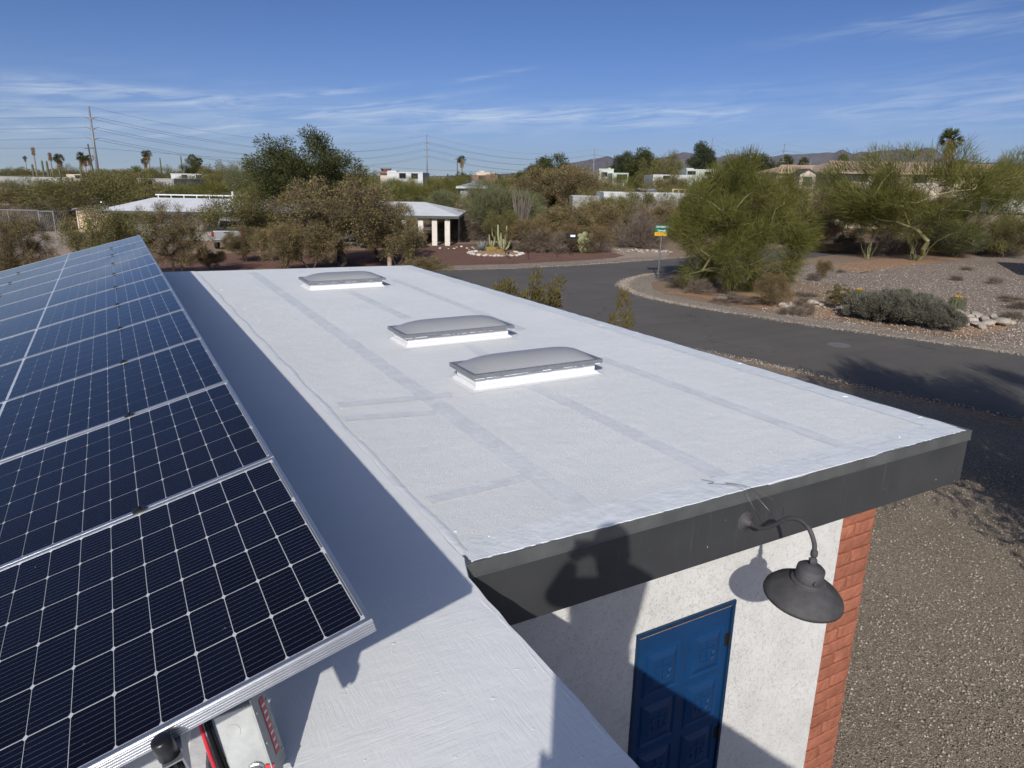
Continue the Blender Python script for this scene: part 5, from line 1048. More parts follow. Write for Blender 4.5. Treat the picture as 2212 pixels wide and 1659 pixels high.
for k in range(22):
    a = k * 2.4; e = .5 + .85 * k / 22; L_ = .8; dv = Vector((math.cos(a) * math.cos(e), math.sin(a) * math.cos(e), math.sin(e))); sd = Vector((-math.sin(a), math.cos(a), 0)) * .06
    MB().add([Vector((0, 0, .05)) - sd, Vector((0, 0, .05)) + sd, dv * (L_ * .5) + sd * 1.3, dv * (L_ * .5) - sd * 1.3, dv * L_, dv * (L_ * .5) + Vector((0, 0, -.04))], [(0, 1, 2, 3), (3, 2, 4), (0, 3, 5), (1, 5, 2), (3, 4, 5), (2, 5, 4)]).build('leaf', M_AGAVE, ag)
def ocotillo(px, py, h, n_, seed, label, spread=.35):
    t = empty('ocotillo', G(px, py), 0, label, 'ocotillo'); rg2 = random.Random(seed)
    for k in range(n_):
        a = rg2.uniform(0, 6.28); s_ = rg2.uniform(.1, 1) * spread * h * .5; hh_ = h * rg2.uniform(.7, 1)
        MB().tube([(.04 * math.cos(a), .04 * math.sin(a), 0), (s_ * .5 * math.cos(a), s_ * .5 * math.sin(a), hh_ * .4), (s_ * math.cos(a) + rg2.gauss(0, .05), s_ * math.sin(a), hh_ * .75), (s_ * 1.25 * math.cos(a) + rg2.gauss(0, .1), s_ * 1.25 * math.sin(a), hh_)], [.035, .03, .024, .012], 5).build('cane', B_GREY, t)
ocotillo(1123, 530, 4.2, 40, 1, 'tall grey ocotillo with many upright canes in the rust gravel yard', .38); ocotillo(1378, 524, 3.6, 30, 2, 'grey ocotillo fan standing behind the street sign', .5)
def pear(px, py, n_, seed, label, size=.22):
    t = empty('prickly_pear', G(px, py), 0, label, 'cactus'); rg2 = random.Random(seed); nodes = [Vector((rg2.gauss(0, .35), rg2.gauss(0, .2), .0)) for _ in range(6)]
    pad = MB().lathe([(.02, 0), (.3, .15), (.48, .45), (.5, .65), (.38, .9), (.05, 1.0)], 12, Matrix.Diagonal((1, .22, 1))).mesh('pad', M_PEAR, True)
    for k in range(n_):
        b_ = rg2.choice(nodes[-14:]); s_ = size * rg2.uniform(.8, 1.3) * 1.35; o_ = child('pad', pad, t, b_); o_.scale = (s_, s_, s_); o_.rotation_euler = (rg2.gauss(0, .35), rg2.gauss(0, .45), rg2.uniform(0, 3.14))
        o_.rotation_mode = 'XYZ'; tip = o_.rotation_euler.to_matrix() @ Vector((0, 0, s_ * .92)); nodes.append(b_ + tip) if (b_ + tip).z < 1.0 else None
pear(1260, 546, 46, 4, 'pale prickly pear right of the house number sign', .26); pear(214, 497, 20, 5, 'dark prickly pear in front of the tan shed', .3)
hn = empty('house_number_sign', G(1233, 552), CA + .1, 'black house number sign on two thin posts in the rust gravel yard', 'sign')
for s_ in (-.07, .07): MB().tube([(s_, 0, 0), (s_, 0, 1.1)], .018, 6).build('post', M_BLACK, hn)
MB().bb((-.34, -.03, 1.08), (.34, .03, 1.42)).build('board', M_BLACK, hn, bevel=.01); MB().bb((-.08, -.036, 1.2), (.24, -.031, 1.33)).build('number_plate', M_WHITE, hn)
for i, (x_, y_) in enumerate(((1092, 556), (1098, 560), (1141, 560), (1203, 556), (1126, 536), (1140, 538))):
    t = empty('path_light', G(x_, y_), 0, 'small black path light staked in the rust gravel yard', 'path light', 'path lights in the rust gravel yard'); MB().tube([(0, 0, 0), (0, 0, .32)], .015, 6).build('stake', M_BLACK, t); MB().lathe([(.03, .3), (.07, .33), (.06, .40), (.09, .41), (.02, .46)], 10).build('lantern', M_BLACK, t)
bt = empty('green_tub', G(946, 522), 0, 'green plastic tub between the carport posts', 'tub'); MB().lathe([(.3, 0), (.38, .22), (.40, .24), (.36, .24), (.29, .05), (.02, .05)], 16).build('shell', mat('green_plastic', (.015, .10, .06), .5), bt); MB().tube([(.1, 0, .1), (-.05, 0, .9)], .03, 6).build('handle', M_WOODR, bt)
pb = empty('bougainvillea', G(1781, 510), 0, 'purple flowering bush beyond the side street', 'bush'); rg2 = np.random.default_rng(2); n_ = 1800; p = rg2.normal(size=(n_, 3)) * np.array([.55, .5, .35]) + np.array([0, 0, .7]); V, F = blades_np(p, rg2.normal(size=(n_, 3)), np.full(n_, .14), np.full(n_, .1), rg2, .7); tag(child('blossom', np_mesh('blossom', V, F, M_PURP), pb), kind='stuff')
# --- street sign
ss = empty('street_sign', G(1421, 602), CA + R(4), 'street name sign post with two green blades and yellow plate', 'street sign')
MB().tube([(0, 0, 0), (.03, 0, 2.25)], .032, 8).build('pole', M_STEEL, ss)
M_SGREEN = mat('sign_green', (.004, .13, .075), .45, var=.08); M_SYEL = mat('sign_yellow', (.75, .42, .01), .45, var=.08)
def text(body, size, loc, parent, m, rot=(R(90), 0, 0)):
    cu = bpy.data.curves.new('lettering', 'FONT'); cu.body = body; cu.size = size; cu.align_x = 'CENTER'; cu.align_y = 'CENTER'; cu.extrude = .001; cu.offset = size * .014
    tmp = bpy.data.objects.new('tmp', cu); COL.objects.link(tmp); dg = bpy.context.evaluated_depsgraph_get(); me = bpy.data.meshes.new_from_object(tmp.evaluated_get(dg)); bpy.data.objects.remove(tmp)
    me.materials.clear(); me.materials.append(m); o_ = bpy.data.objects.new('lettering', me); link(o_, parent); o_.location = loc; o_.rotation_euler = rot; return o_
for (z, m, body, sz, tm_, w_, x_) in ((2.56, M_SGREEN, 'Cm Desierto', .115, M_WHITE, .68, .02), (2.375, M_SGREEN, 'Cerrada', .125, M_WHITE, .62, -.01), (2.21, M_SYEL, 'NO OUTLET', .095, M_BLACK, .60, -.03)):
    o_ = MB().bb((x_ - w_ / 2, -.03, z - .08), (x_ + w_ / 2, -.018, z + .08)).build('sign_plate', m, ss, bevel=.004); text(body, sz, (x_ + .02, -.0325, z), o_, tm_)
# --- roadside rail across the side street
rl = frame_at(1840, 54.5, 'roadside_rail', 'low rusty brown rail wall along the side street', 'rail'); part(MB().bb((lx(1740, 1840, 54.5), 0, .0), (lx(1945, 1840, 54.5), .12, .42)), 'plank', M_RUSTY, rl, bevel=.02)
for k in range(5): part(MB().bb((lx(1740 + 50 * k, 1840, 54.5) - .08, -.07, 0), (lx(1740 + 50 * k, 1840, 54.5) + .08, -.003, .46)), 'post', M_RUSTY, rl)
fh_ = empty('fire_hydrant', G(1945, 533), 0, 'small hydrant between the palo verde trunks', 'hydrant'); MB().lathe([(.14, 0), (.14, .05), (.10, .07), (.10, .5), (.13, .52), (.12, .6), (.03, .72)], 12).build('barrel', mat('hydrant_paint', (.35, .12, .06), .5), fh_); MB().tube([(-.17, 0, .42), (.17, 0, .42)], .05, 8).build('outlets', M_WHITE, fh_)

# ================================================================== FAR HOUSES
def flat_house(px0, px1, yt, dep, m, label, parapet=(), wins=(), depth=8.0, roofm=None):
    pc_ = (px0 + px1) / 2; t = frame_at(pc_, dep, 'flat_roof_house', label, 'house'); x0, x1 = lx(px0, pc_, dep), lx(px1, pc_, dep); h = ZH(pc_, yt, dep)
    part(MB().bb((x0, 0, 0), (x1, depth, h)), 'wall', m, t); part(MB().bb((x0 + .2, .2, h + .002), (x1 - .2, depth - .2, h + .02)), 'roof', roofm or M_NROOF, t)
    part(MB().bb((x0 - .04, -.04, h - .10), (x1 + .04, -.002, h + .04)), 'parapet', m, t)
    for (a, b_, y_) in parapet: part(MB().bb((lx(a, pc_, dep), .5, h + .02), (lx(b_, pc_, dep), 3, ZH(pc_, y_, dep))), 'parapet_block', m, t)
    for (a, y_, w_, hh_) in wins: window(t, lx(a, pc_, dep), 0, ZH(pc_, y_, dep), w_ * .7, hh_ * .7)
    return t
flat_house(1294, 1324, 365, 118, M_MINT, 'pale green flat house left of the dark pine', ((1314, 1318, 362),), ((1305, 377, 1.2, .9),)); flat_house(1323, 1356, 374, 112, M_MINT, 'lower pale green wing beside the smoky tree', (), ((1338, 382, 1.1, .9), (1349, 382, .9, .9)))
flat_house(1484, 1570, 366.5, 120, M_MINT, 'mint flat house below the twin topped pine', ((1484, 1499, 363.5), (1536, 1546, 364.5)), ((1494, 374, 1.8, .7), (1530, 375, 1.8, .7), (1553, 374, 1.4, 1.2))); flat_house(1412, 1484, 378, 116, M_WHITEW, 'low white wing left of the mint house', (), ((1440, 383, 1.5, .8),))
flat_house(1310, 1500, 417, 74, M_WHITEW, 'long low white house behind the brown mesquites', (), ((1404, 426, .8, .6),), 7); flat_house(1240, 1300, 424, 78, M_NWALL, 'flat carport left of the long white house', (), (), 5)
flat_house(838, 912, 372, 104, M_WHITEW, 'white walled house behind the yellow green palo verde', ((838, 856, 369),), ((870, 380, 1.2, .9), (895, 380, 1.2, .9))); flat_house(1022, 1074, 379, 110, M_REDW_, 'small brick red house with white flat roof', (), ((1040, 384, 1, .8),))
flat_house(372, 462, 376, 118, M_WHITEW, 'white wall and flat roof above the left mesquites', (), ((400, 382, 1.2, .8), (430, 382, 1.2, .8))); flat_house(400, 446, 368, 150, M_BEIGE, 'tan house with white rooftop units on the left', ((405, 416, 363), (425, 440, 364)), ((415, 374, 1.4, .8),)); flat_house(298, 374, 386, 92, M_NWALL, 'low house with bright white roof left of the olive mesquite', (), ((320, 393, 1.2, .8),), 9)
flat_house(-60, 152, 382, 108, M_CMU, 'long grey block wall at the far left', (), (), .3); flat_house(146, 200, 377, 150, M_BEIGE, 'low tan house beside the steel power pole', (), ((170, 382, 1.5, .8),)); flat_house(1030, 1068, 372, 170, M_BEIGE, 'pinkish far house right of the lone palm', ((1036, 1046, 369),), ()); flat_house(1900, 2010, 366, 200, M_BEIGE, 'tan house behind the tiled roofs', (), ())
def gable(px0, px1, ye, yr, dep, wallm, roofm, label, name='gable_house', d_=8.0, tiles=0, wins=()):
    pc_ = (px0 + px1) / 2; t = frame_at(pc_, dep, name, label, 'house'); x0, x1 = lx(px0, pc_, dep), lx(px1, pc_, dep); e, r_ = ZH(pc_, ye, dep), ZH(pc_, yr, dep); r_ = e + (r_ - e) * 1.12
    part(MB().bb((x0 + .4, .5, 0), (x1 - .4, d_ - .5, e - .05)), 'wall', wallm, t)
    o = part(MB().add([(x0, 0, e), (x1, 0, e), (x1 - 2, d_ / 2, r_), (x0 + 2, d_ / 2, r_), (x1, d_, e), (x0, d_, e), (x0, 0, e - .2), (x1, 0, e - .2), (x1, d_, e - .2), (x0, d_, e - .2)], [(0, 1, 2, 3), (4, 5, 3, 2), (5, 0, 3), (1, 4, 2), (6, 7, 1, 0), (7, 8, 4, 1), (8, 9, 5, 4), (9, 6, 0, 5), (9, 8, 7, 6)]), 'roof', roofm, t)
    if tiles:
        nc_ = int((x1 - x0) / .42); rows = 9; b_ = MB(); rg3 = random.Random(int(px0))
        for i in range(rows):
            f = i / rows; y_ = d_ / 2 * f; z = e + (r_ - e) * f
            for k in range(nc_):
                x_ = x0 + 2 * f + (x1 - x0 - 4 * f) * (k + .5) / nc_; s_ = (r_ - e) / (d_ / 2); b_.tube([(x_, y_ - .05, z + .07 + rg3.uniform(0, .07)), (x_, y_ + d_ / 2 / rows, z + .03 + (r_ - e) / rows + rg3.uniform(0, .03))], .11, 5, True)
        tag(b_.build('roof_tiles', M_TILE, o), kind='stuff')
    for (a, y_, w_, hh_) in wins: window(t, lx(a, pc_, dep), .5, ZH(pc_, y_, dep), w_, hh_)
    return t
gable(1676, 1822, 372, 359, 90, M_BEIGE, M_TILE, 'clay tiled house with small gable behind the feathery tree', 'tiled_house', 7, 1, ((1745, 380, 1.2, 1.0), (1790, 380, 1.2, 1.0)))
gb = frame_at(1744, 87.5, 'gable_wing', 'pale gabled wing in front of the clay tiled roof', 'house'); w_ = lx(1760, 1744, 87.5); e_, a_ = ZH(1744, 374, 87.5), ZH(1744, 365.5, 87.5)
part(MB().add([(-w_, 0, 0), (w_, 0, 0), (w_, 0, e_), (0, 0, a_), (-w_, 0, e_), (-w_, 3, 0), (w_, 3, 0), (w_, 3, e_), (0, 3, a_), (-w_, 3, e_)], [(0, 1, 2, 3, 4), (1, 6, 7, 2), (5, 0, 4, 9), (9, 8, 7, 6, 5)]), 'wall', M_BEIGE, gb); part(MB().add([(-w_ - .2, -.2, e_ - .05), (0, -.2, a_ + .08), (w_ + .2, -.2, e_ - .05), (-w_ - .2, 3.4, e_ - .05), (0, 3.4, a_ + .08), (w_ + .2, 3.4, e_ - .05), (-w_ - .2, -.2, e_ - .17), (0, -.2, a_ - .05), (w_ + .2, -.2, e_ - .17)], [(0, 1, 4, 3), (1, 2, 5, 4), (6, 7, 1, 0), (7, 8, 2, 1)]), 'roof', M_TRIM, gb); window(gb, 0, 0, e_ - .9, 1.0, .9)
gable(1800, 2120, 373, 351, 84, M_BEIGE, M_TILE, 'large clay tiled house with shaded porch behind the palo verdes', 'tiled_house', 11, 1, ((1820, 380, 1.6, 1.2), (1845, 380, 1.6, 1.2), (1870, 381, 1.2, 1.2), (1990, 382, 1.6, 1.2), (2060, 383, 1.6, 1.2))); gable(2085, 2300, 380, 358, 96, M_BEIGE, M_TILE, 'clay tiled house at the right border', 'tiled_house', 9, 1, ((2140, 388, 1.6, 1.2),))
gable(986, 1052, 403, 392, 76, M_NWALL, M_GREYM, 'low house with grey metal roof behind the carport', 'metal_roof_house', 6); gable(816, 842, 372, 364, 120, M_BEIGE, M_REDW_, 'little red roofed house beside the dark green tree', 'red_roof_house', 5); gable(1388, 1420, 418, 409, 80, M_NWALL, M_GREYM, 'small grey hipped gazebo behind the long white house', 'gazebo', 4)
pg = frame_at(1468, 78, 'pergola', 'timber pergola behind the long white house', 'pergola')
for p_ in (1456, 1468, 1481): part(MB().bb((lx(p_, 1468, 78) - .08, 0, 0), (lx(p_, 1468, 78) + .08, .16, ZH(1468, 409, 78))), 'post', M_WOODR, pg)
part(MB().bb((lx(1454, 1468, 78), -.05, ZH(1468, 410.5, 78)), (lx(1483, 1468, 78), .2, ZH(1468, 408, 78))), 'beam', M_WOODR, pg)
def trailer(px0, px1, yt, yb, dep, m, label):
    pc_ = (px0 + px1) / 2; t = frame_at(pc_, dep, 'box_trailer', label, 'trailer'); x0, x1 = lx(px0, pc_, dep), lx(px1, pc_, dep); a, b_ = ZH(pc_, yb, dep), ZH(pc_, yt, dep); a = max(.5, a)
    part(MB().bb((x0, 0, a), (x1, 2.3, b_)), 'box', m, t, bevel=.08)
    for s_ in (.3, .6):
        part(MB().lathe([(.2, -.1), (.36, -.1), (.38, 0), (.36, .1), (.2, .1)], 14, Matrix.Rotation(R(90), 3, 'X'), (x0 + (x1 - x0) * s_, .12, .38)), 'wheel', M_TYRE, t)
    part(MB().bb((x0 + .05, .3, a - .12), (x1 - .05, 2.0, a - .002)), 'chassis', M_TYRE, t); part(MB().bb((x0 + .3, -.02, a + (b_ - a) * .55), (x0 + .9, -.001, a + (b_ - a) * .85)), 'window', M_GLASS, t)
trailer(1864, 1888, 409, 440, 70, M_GREYM, 'grey box trailer parked behind the slender palo verde'); trailer(2168, 2290, 413, 462, 62, M_WHITEW, 'white travel trailer at the right border behind the leafless tree')
# building out of frame on the right whose shadow reaches the corner lot
cs = empty('corner_house', (0, 0, 0), 0, 'flat roofed house beyond the right border shading the corner lot gravel', 'house')
part(MB().prism(ccw([(40.6, 15.4), (46.6, 19.6), (52, 13), (44, 7)]), 0, 3.6), 'wall', M_BEIGE, cs); part(MB().prism(ccw([(40.3, 15.5), (46.6, 19.95), (52.4, 13), (44, 6.6)]), 3.602, 3.8), 'roof', M_NROOF, cs)

# ================================================================== POWER LINES
def steel_pole(px, yt, dep, rb, label, arms=(0.16, .31, .46)):
    h = ZH(px, yt, dep); t = frame_at(px, dep, 'power_pole', label, 'power pole', 'steel transmission poles'); MB().tube([(0, 0, 0), (0, 0, h)], [rb, rb * .5], 12).build('shaft', M_STEELP, t, sm=True)
    tips = [[Vector((0, 0, h)), Vector((0, 0, h))]]
    for f in arms:
        z = h - f * (h - 4.6); tp_ = []
        for s_ in (-1, 1): MB().tube([(0, 0, z - .5), (s_ * 1.1, 0, z), (s_ * 1.9, 0, z + .1)], [.2, .16, .12], 6).build('cross_arm', M_STEELP, t); tp_.append(Vector((s_ * 1.9, 0, z + .1)))
        tips.append(tp_)
    ld = MB()
    for k in range(24): ld.box((rb * .9, -rb * .5, h * (.2 + .78 * k / 24)), (.25, .05, .05))
    ld.build('step_bolts', M_STEELP, t); M_ = Matrix.Translation(t.location) @ Matrix.Rotation(CA, 4, 'Z'); return [[M_ @ q for q in tp_] for tp_ in tips]
pA = steel_pole(214, 230, 210, .48, 'tall steel power pole at the left, nearest of the line'); pB = steel_pole(923, 292, 400, .42, 'second steel power pole standing above the carport'); pC = steel_pole(1281, 322, 560, .42, 'distant steel power pole before the mountains'); pD = steel_pole(1531, 298, 380, .4, 'steel power pole behind the twin topped pine'); pE = steel_pole(1686, 311, 420, .42, 'steel power pole standing before the mountain ridge'); pF = steel_pole(1746, 342, 700, .4, 'farthest thin steel pole before the mountain foot')
def span(a, b_, sag, r_, label, n_=22):
    pts = [a.lerp(b_, i / n_) - Vector((0, 0, sag * 4 * (i / n_) * (1 - i / n_))) for i in range(n_ + 1)]; o_ = MB().tube(pts, r_, 4, False).build('power_line', M_WIRE, None); tag(o_, label, 'power line', 'power lines'); return o_
offL = [[p_ - R0 * 220 - F0 * 10 + Vector((0, 0, 2 - 1.5 * k)) for p_ in tp_] for k, tp_ in enumerate(pA)]; offR = [[p_ + R0 * 230 + F0 * 90 for p_ in tp_] for tp_ in pE]; offC = [[p_ + R0 * 160 + F0 * 260 for p_ in tp_] for tp_ in pC]
lev = ['top', 'upper', 'middle', 'lower']
for nm_, A, B, sg, rr_ in (('left of the nearest steel pole', offL, pA, 2.0, .026), ('between the first and second steel poles', pA, pB, 7, .04), ('between the second and third steel poles', pB, pC, 6, .05), ('beyond the third steel pole', pC, offC, 5, .05), ('between the two right hand steel poles', pD, pE, 4, .04), ('right of the steel pole by the ridge', pE, offR, 5, .04)):
    for k in range(4):
        for j_ in range(1 if k == 0 else 2): span(A[k][j_], B[k][j_], sg, rr_ * (.7 if k == 0 else 1), '%s power line %s%s' % (lev[k], nm_, '' if k == 0 else (', near side' if j_ else ', far side')))
wq = frame_at(203, 150, 'wooden_pole', 'dark wooden utility pole leaning by the nearest steel pole', 'utility pole'); hw_ = ZH(200, 311, 150); MB().tube([(.35, 0, 0), (-.2, 0, hw_)], [.2, .13], 8).build('shaft', M_WOODP, wq); MB().tube([(-1.0, 0, hw_ - .9), (1.0, 0, hw_ - .8)], .07, 6).build('cross_arm', M_WOODP, wq); MB().lathe([(.2, 0), (.2, .8), (.05, .9)], 10, None, (.35, 0, hw_ - 3)).build('transformer', M_STEELP, wq)
wpt = wq.location + Vector((0, 0, hw_ - .7)); span(wpt - R0 * 180 + Vector((0, 0, -.6)), wpt, 1.0, .03, 'single wire left of the wooden pole'); span(wpt, wpt + R0 * 200 + F0 * 130, 3.0, .03, 'single wire right of the wooden pole'); span(wpt - R0 * 180 + Vector((0, 0, -5)), wpt + R0 * 80 + Vector((0, 0, -4.6)), 1.0, .025, 'low thin wire crossing behind the palms')
for (px_, yt_, dp_) in ((988, 340, 260), (1310, 350, 240)): t = frame_at(px_, dp_, 'wooden_pole', 'far dark wooden pole %s' % ('left of the lone palm' if px_ < 1000 else 'before the left mountains'), 'utility pole'); MB().tube([(0, 0, 0), (0, 0, ZH(px_, yt_, dp_))], [.2, .14], 6).build('shaft', M_WOODP, t); MB().tube([(-1, 0, ZH(px_, yt_ + 4, dp_)), (1, 0, ZH(px_, yt_ + 4, dp_))], .08, 5).build('cross_arm', M_WOODP, t)

# ================================================================== PALMS AND SAGUAROS
def palm(px, yt, dep, rc, label, dead=False, skirt=True, lean=0.0):
    h = ZH(px, yt, dep); t = frame_at(px, dep, 'palm_tree', label, 'palm', 'fan palms'); rg2 = np.random.default_rng(int(px * 3 + yt)); top = h - rc * (.55 if not dead else .2); tx = lean * h
    MB().tube([(0, 0, 0), (tx * .4, 0, top * .5), (tx, 0, top)], [rc * .14 + .06, rc * .11 + .05, rc * .12 + .05], 8).build('trunk', B_PALM, t, sm=True)
    V_, F_, bi = [], [], 0; nf = 36 if not dead else 0
    for k in range(nf):
        a = rg2.uniform(0, 6.28); e = rg2.uniform(-.7, 1.35); dv = np.array([math.cos(a) * math.cos(e), math.sin(a) * math.cos(e), math.sin(e)]); L_ = rc * rg2.uniform(.45, .6); c0_ = np.array([tx, 0, top]); c1 = c0_ + dv * L_
        n_ = 14; fan = dv[None] + rg2.normal(size=(n_, 3)) * .42; fan[:, 2] -= .25; V, F = blades_np(np.repeat(c1[None], n_, 0), fan, np.full(n_, rc * .52), np.full(n_, rc * .075), rg2, .2); V_.append(V); F_.append(F + bi); bi += len(V)
        V, F = blades_np(c0_[None], dv[None], np.array([L_]), np.array([rc * .05]), rg2, .6); V_.append(V); F_.append(F + bi); bi += len(V)
    if V_: child('crown', np_mesh('crown', np.concatenate(V_), np.concatenate(F_), L_PALM), t)
    if skirt or dead:
        n_ = 260; a = rg2.uniform(0, 6.28, n_); z = top - rg2.uniform(-.1 if not dead else -.6, 1.3 if not dead else 1.0, n_) * rc; q = np.stack([tx + np.cos(a) * rc * .16, np.sin(a) * rc * .16, z], 1); V, F = blades_np(q, np.stack([np.cos(a) * .55, np.sin(a) * .55, np.full(n_, -.8) + rg2.normal(0, .3, n_)], 1), np.full(n_, rc * .5), np.full(n_, rc * .07), rg2, .3); child('dead_frond_skirt', np_mesh('skirt', V, F, L_DEAD), t)
    return t
palm(2039, 287, 100, 1.6, 'big fan palm with brown skirt above the clay tiled roofs', lean=.0)
for (a, b_, c_, r_, l_, d_) in [(82, 321, 190, 1.1, 'dead brown palm, taller of the two left ones', True), (116, 333, 190, 1.1, 'dead brown palm left of the steel pole, shorter one', True), (139, 337, 175, 1.4, 'green palm with leaning trunk left of the steel pole', False), (182, 333, 230, 1.6, 'higher of the palm pair left of the steel pole', False), (189, 340, 230, 1.3, 'lower of the palm pair left of the steel pole', False), (199, 338, 230, 1.3, 'palm beside the wooden utility pole', False), (320, 328, 260, 1.4, 'left one of the slim twin palms', False), (327, 328, 260, 1.4, 'right one of the slim twin palms', False), (318, 344, 220, 1.2, 'short palm below the slim twin palms', False), (62, 339, 330, 1.0, 'tiny far palm at the left', False), (420, 337, 210, 1.3, 'palm left of the far round trees', False), (433, 344, 210, 1.4, 'bushy low palm left of the far round trees', False), (998, 340, 240, 1.5, 'lone palm right of the second steel pole', False), (1694, 341, 200, 2.0, 'stout palm at the left end of the tiled roofs', False), (1731, 344, 210, 1.6, 'palm behind the tiled gable', False), (1815, 338, 220, 1.8, 'palm before the mountains above the tiled roof', False)]:
    palm(a, b_, c_, r_, l_, d_, lean=-.06 if a == 139 else .0)
def saguaro(px, yt, dep, arms, label):
    h = ZH(px, yt, dep); t = frame_at(px, dep, 'saguaro', label, 'cactus', 'saguaros'); MB().tube([(0, 0, 0), (0, 0, h * .5), (0, 0, h * .96), (0, 0, h)], [.15, .18, .15, .05], 9).build('stem', M_CACT, t, sm=True)
    for (s_, z0_, ln) in arms: MB().tube([(0, 0, z0_ * h), (s_ * .5, 0, z0_ * h + .05), (s_ * .7, 0, z0_ * h + .4), (s_ * .72, 0, z0_ * h + ln * h), (s_ * .72, 0, z0_ * h + ln * h + .12)], [.1, .12, .12, .11, .04], 8).build('arm', M_CACT, t, sm=True)
for (a, b_, c_, ar, l_) in [(97, 346, 120, ((1, .55, .2),), 'tall thin saguaro left of the dark armed one'), (107, 347, 112, ((-1, .45, .35), (1, .4, .35), (.5, .5, .3)), 'many armed dark saguaro at the left'), (75, 354, 112, ((-1, .4, .2), (1, .45, .2)), 'pale saguaro with two raised arms at the far left'), (132, 363, 105, (), 'bare saguaro stump by the grey block wall'), (178, 354, 120, (), 'slim saguaro right below the palms'), (351, 340, 200, (), 'pointed saguaro right of the twin palms'), (396, 336, 200, (), 'pointed saguaro among far trees')]: saguaro(a, b_, c_, ar, l_)

# ================================================================== MOUNTAINS
def mountains():
    prof = [(-400, 372), (300, 374), (900, 382), (1180, 372), (1225, 352), (1262, 347), (1285, 342), (1310, 338), (1335, 345), (1380, 352), (1445, 336), (1470, 330), (1490, 332), (1530, 340), (1560, 337), (1575, 333), (1598, 336), (1630, 343), (1672, 338), (1690, 334), (1730, 334), (1748, 331), (1770, 330), (1786, 329), (1796, 331), (1813, 324), (1825, 328), (1838, 332), (1850, 328), (1872, 329), (1890, 325), (1905, 326), (1922, 322), (1937, 319.5), (1950, 322), (1963, 326), (1972, 323), (1985, 320), (1994, 318.5), (2008, 322), (2022, 330), (2038, 338), (2052, 343), (2080, 346), (2109, 350), (2160, 353), (2212, 356), (2500, 366), (2800, 380)]
    xs = np.arange(-400, 2800, 6.0); ys = np.interp(xs, [p[0] for p in prof], [p[1] for p in prof]); rg2 = np.random.default_rng(5)
    ys += np.convolve(rg2.normal(0, 1.6, len(xs)), np.ones(3) / 3, 'same') * np.clip((382 - ys) / 30, 0, 1)
    D0, nr = 9000.0, 26; vs, fs = [], []
    ridge_ = [ZH(x, y, D0 + 1800) for x, y in zip(xs, ys)]
    spur = np.convolve(rg2.normal(0, 1, len(xs)), np.ones(9) / 9, 'same') * 2.2
    for r_ in range(nr + 1):
        f = r_ / nr
        for i, x in enumerate(xs):
            d_ = D0 - 900 + 2700 * f; hh_ = ridge_[i]; pr_ = f ** 1.35
            n1 = spur[(i + int(8 * math.sin(r_ * .6))) % len(xs)]; z = -4 + (hh_ + 4) * pr_ * (1 + .20 * n1 * (1 - f) * min(1, f * 3)) if f < 1 else hh_
            q = GD(x, d_); vs.append((q.x, q.y, min(z, hh_) if f < 1 else z))
        if r_ == nr:
            for i, x in enumerate(xs): q = GD(x, D0 + 4800); vs.append((q.x, q.y, -4))
    n_ = len(xs)
    for r_ in range(nr + 1):
        for i in range(n_ - 1): fs.append((r_ * n_ + i, r_ * n_ + i + 1, (r_ + 1) * n_ + i + 1, (r_ + 1) * n_ + i))
    n = NT('hazed_mountain_rock'); p = n.pos(); col = n.mix(n.ramp(n.noise(p, .0022, 6, .65), [(.35, 0), (.68, 1)]), (.105, .098, .118), (.16, .142, .15))  # rock colour shifted lighter and bluer: part of the distance haze is painted in
    n.bsdf(Base_Color=col, Roughness=1.0, Specular_IOR_Level=0.0, Normal=n.bump(n.noise(p, .006, 6, .7), 1.0, 60.0))
    o_ = MB().add(vs, fs).build('mountain', n.m, None, sm=True); tag(o_, 'purple brown desert mountain ridge on the horizon', None, None, 'structure')
mountains()

# ================================================================== THE PHOTOGRAPHER (just behind the camera; his shadow lies on fascia and wall)
M_SKIN = mat('skin', (.42, .26, .18), .55, var=.1, vs=10); M_SHIRT = mat('grey_work_shirt', (.12, .13, .15), .85, var=.2, vs=12); M_JEANS = mat('blue_jeans', (.05, .07, .12), .85, var=.25, vs=14); M_BOOT = mat('brown_boots', (.07, .045, .03), .7); M_CAPC = mat('dark_cap', (.03, .032, .04), .8); M_HAIR = mat('dark_hair', (.03, .022, .016), .8)
SR = Vector((-LDIR.y, LDIR.x, 0)).normalized() * -1        # right of the light's path
SB = Vector((-LDIR.x, -LDIR.y, 0)).normalized()             # back toward the sun
def body_pt(r_, b_, z): q = SR * r_ + SB * b_; return Vector((q.x, q.y, ROOF + .006 + z))
def skin_mesh(name, chains, m, parent, sub=2):
    """one continuous figure: joints with radii, grown by Skin + Subdivision"""
    verts, edges, rad, idx = [], [], [], {}
    for ch in chains:
        prev = None
        for (key, p, r_) in ch:
            if key not in idx: idx[key] = len(verts); verts.append(p); rad.append(r_)
            if prev is not None: edges.append((prev, idx[key]))
            prev = idx[key]
    me = bpy.data.meshes.new(name); me.from_pydata([tuple(v) for v in verts], edges, []); me.materials.append(m)
    o = bpy.data.objects.new(name, me); link(o, parent)
    o.modifiers.new('Skin', 'SKIN'); o.modifiers['Skin'].use_smooth_shade = True
    if not me.skin_vertices: bm = bmesh.new(); bm.from_mesh(me); bm.verts.layers.skin.verify(); bm.to_mesh(me); bm.free()
    for i, r_ in enumerate(rad): me.skin_vertices[0].data[i].radius = (r_, r_) if not hasattr(r_, '__len__') else r_
    me.skin_vertices[0].data[0].use_root = True
    s_ = o.modifiers.new('Sub', 'SUBSURF'); s_.levels = sub; s_.render_levels = sub; return o
per = empty('person', body_pt(.09, .24, 0), 0, 'person in grey shirt, jeans and cap holding up a phone on the white roof', 'person')
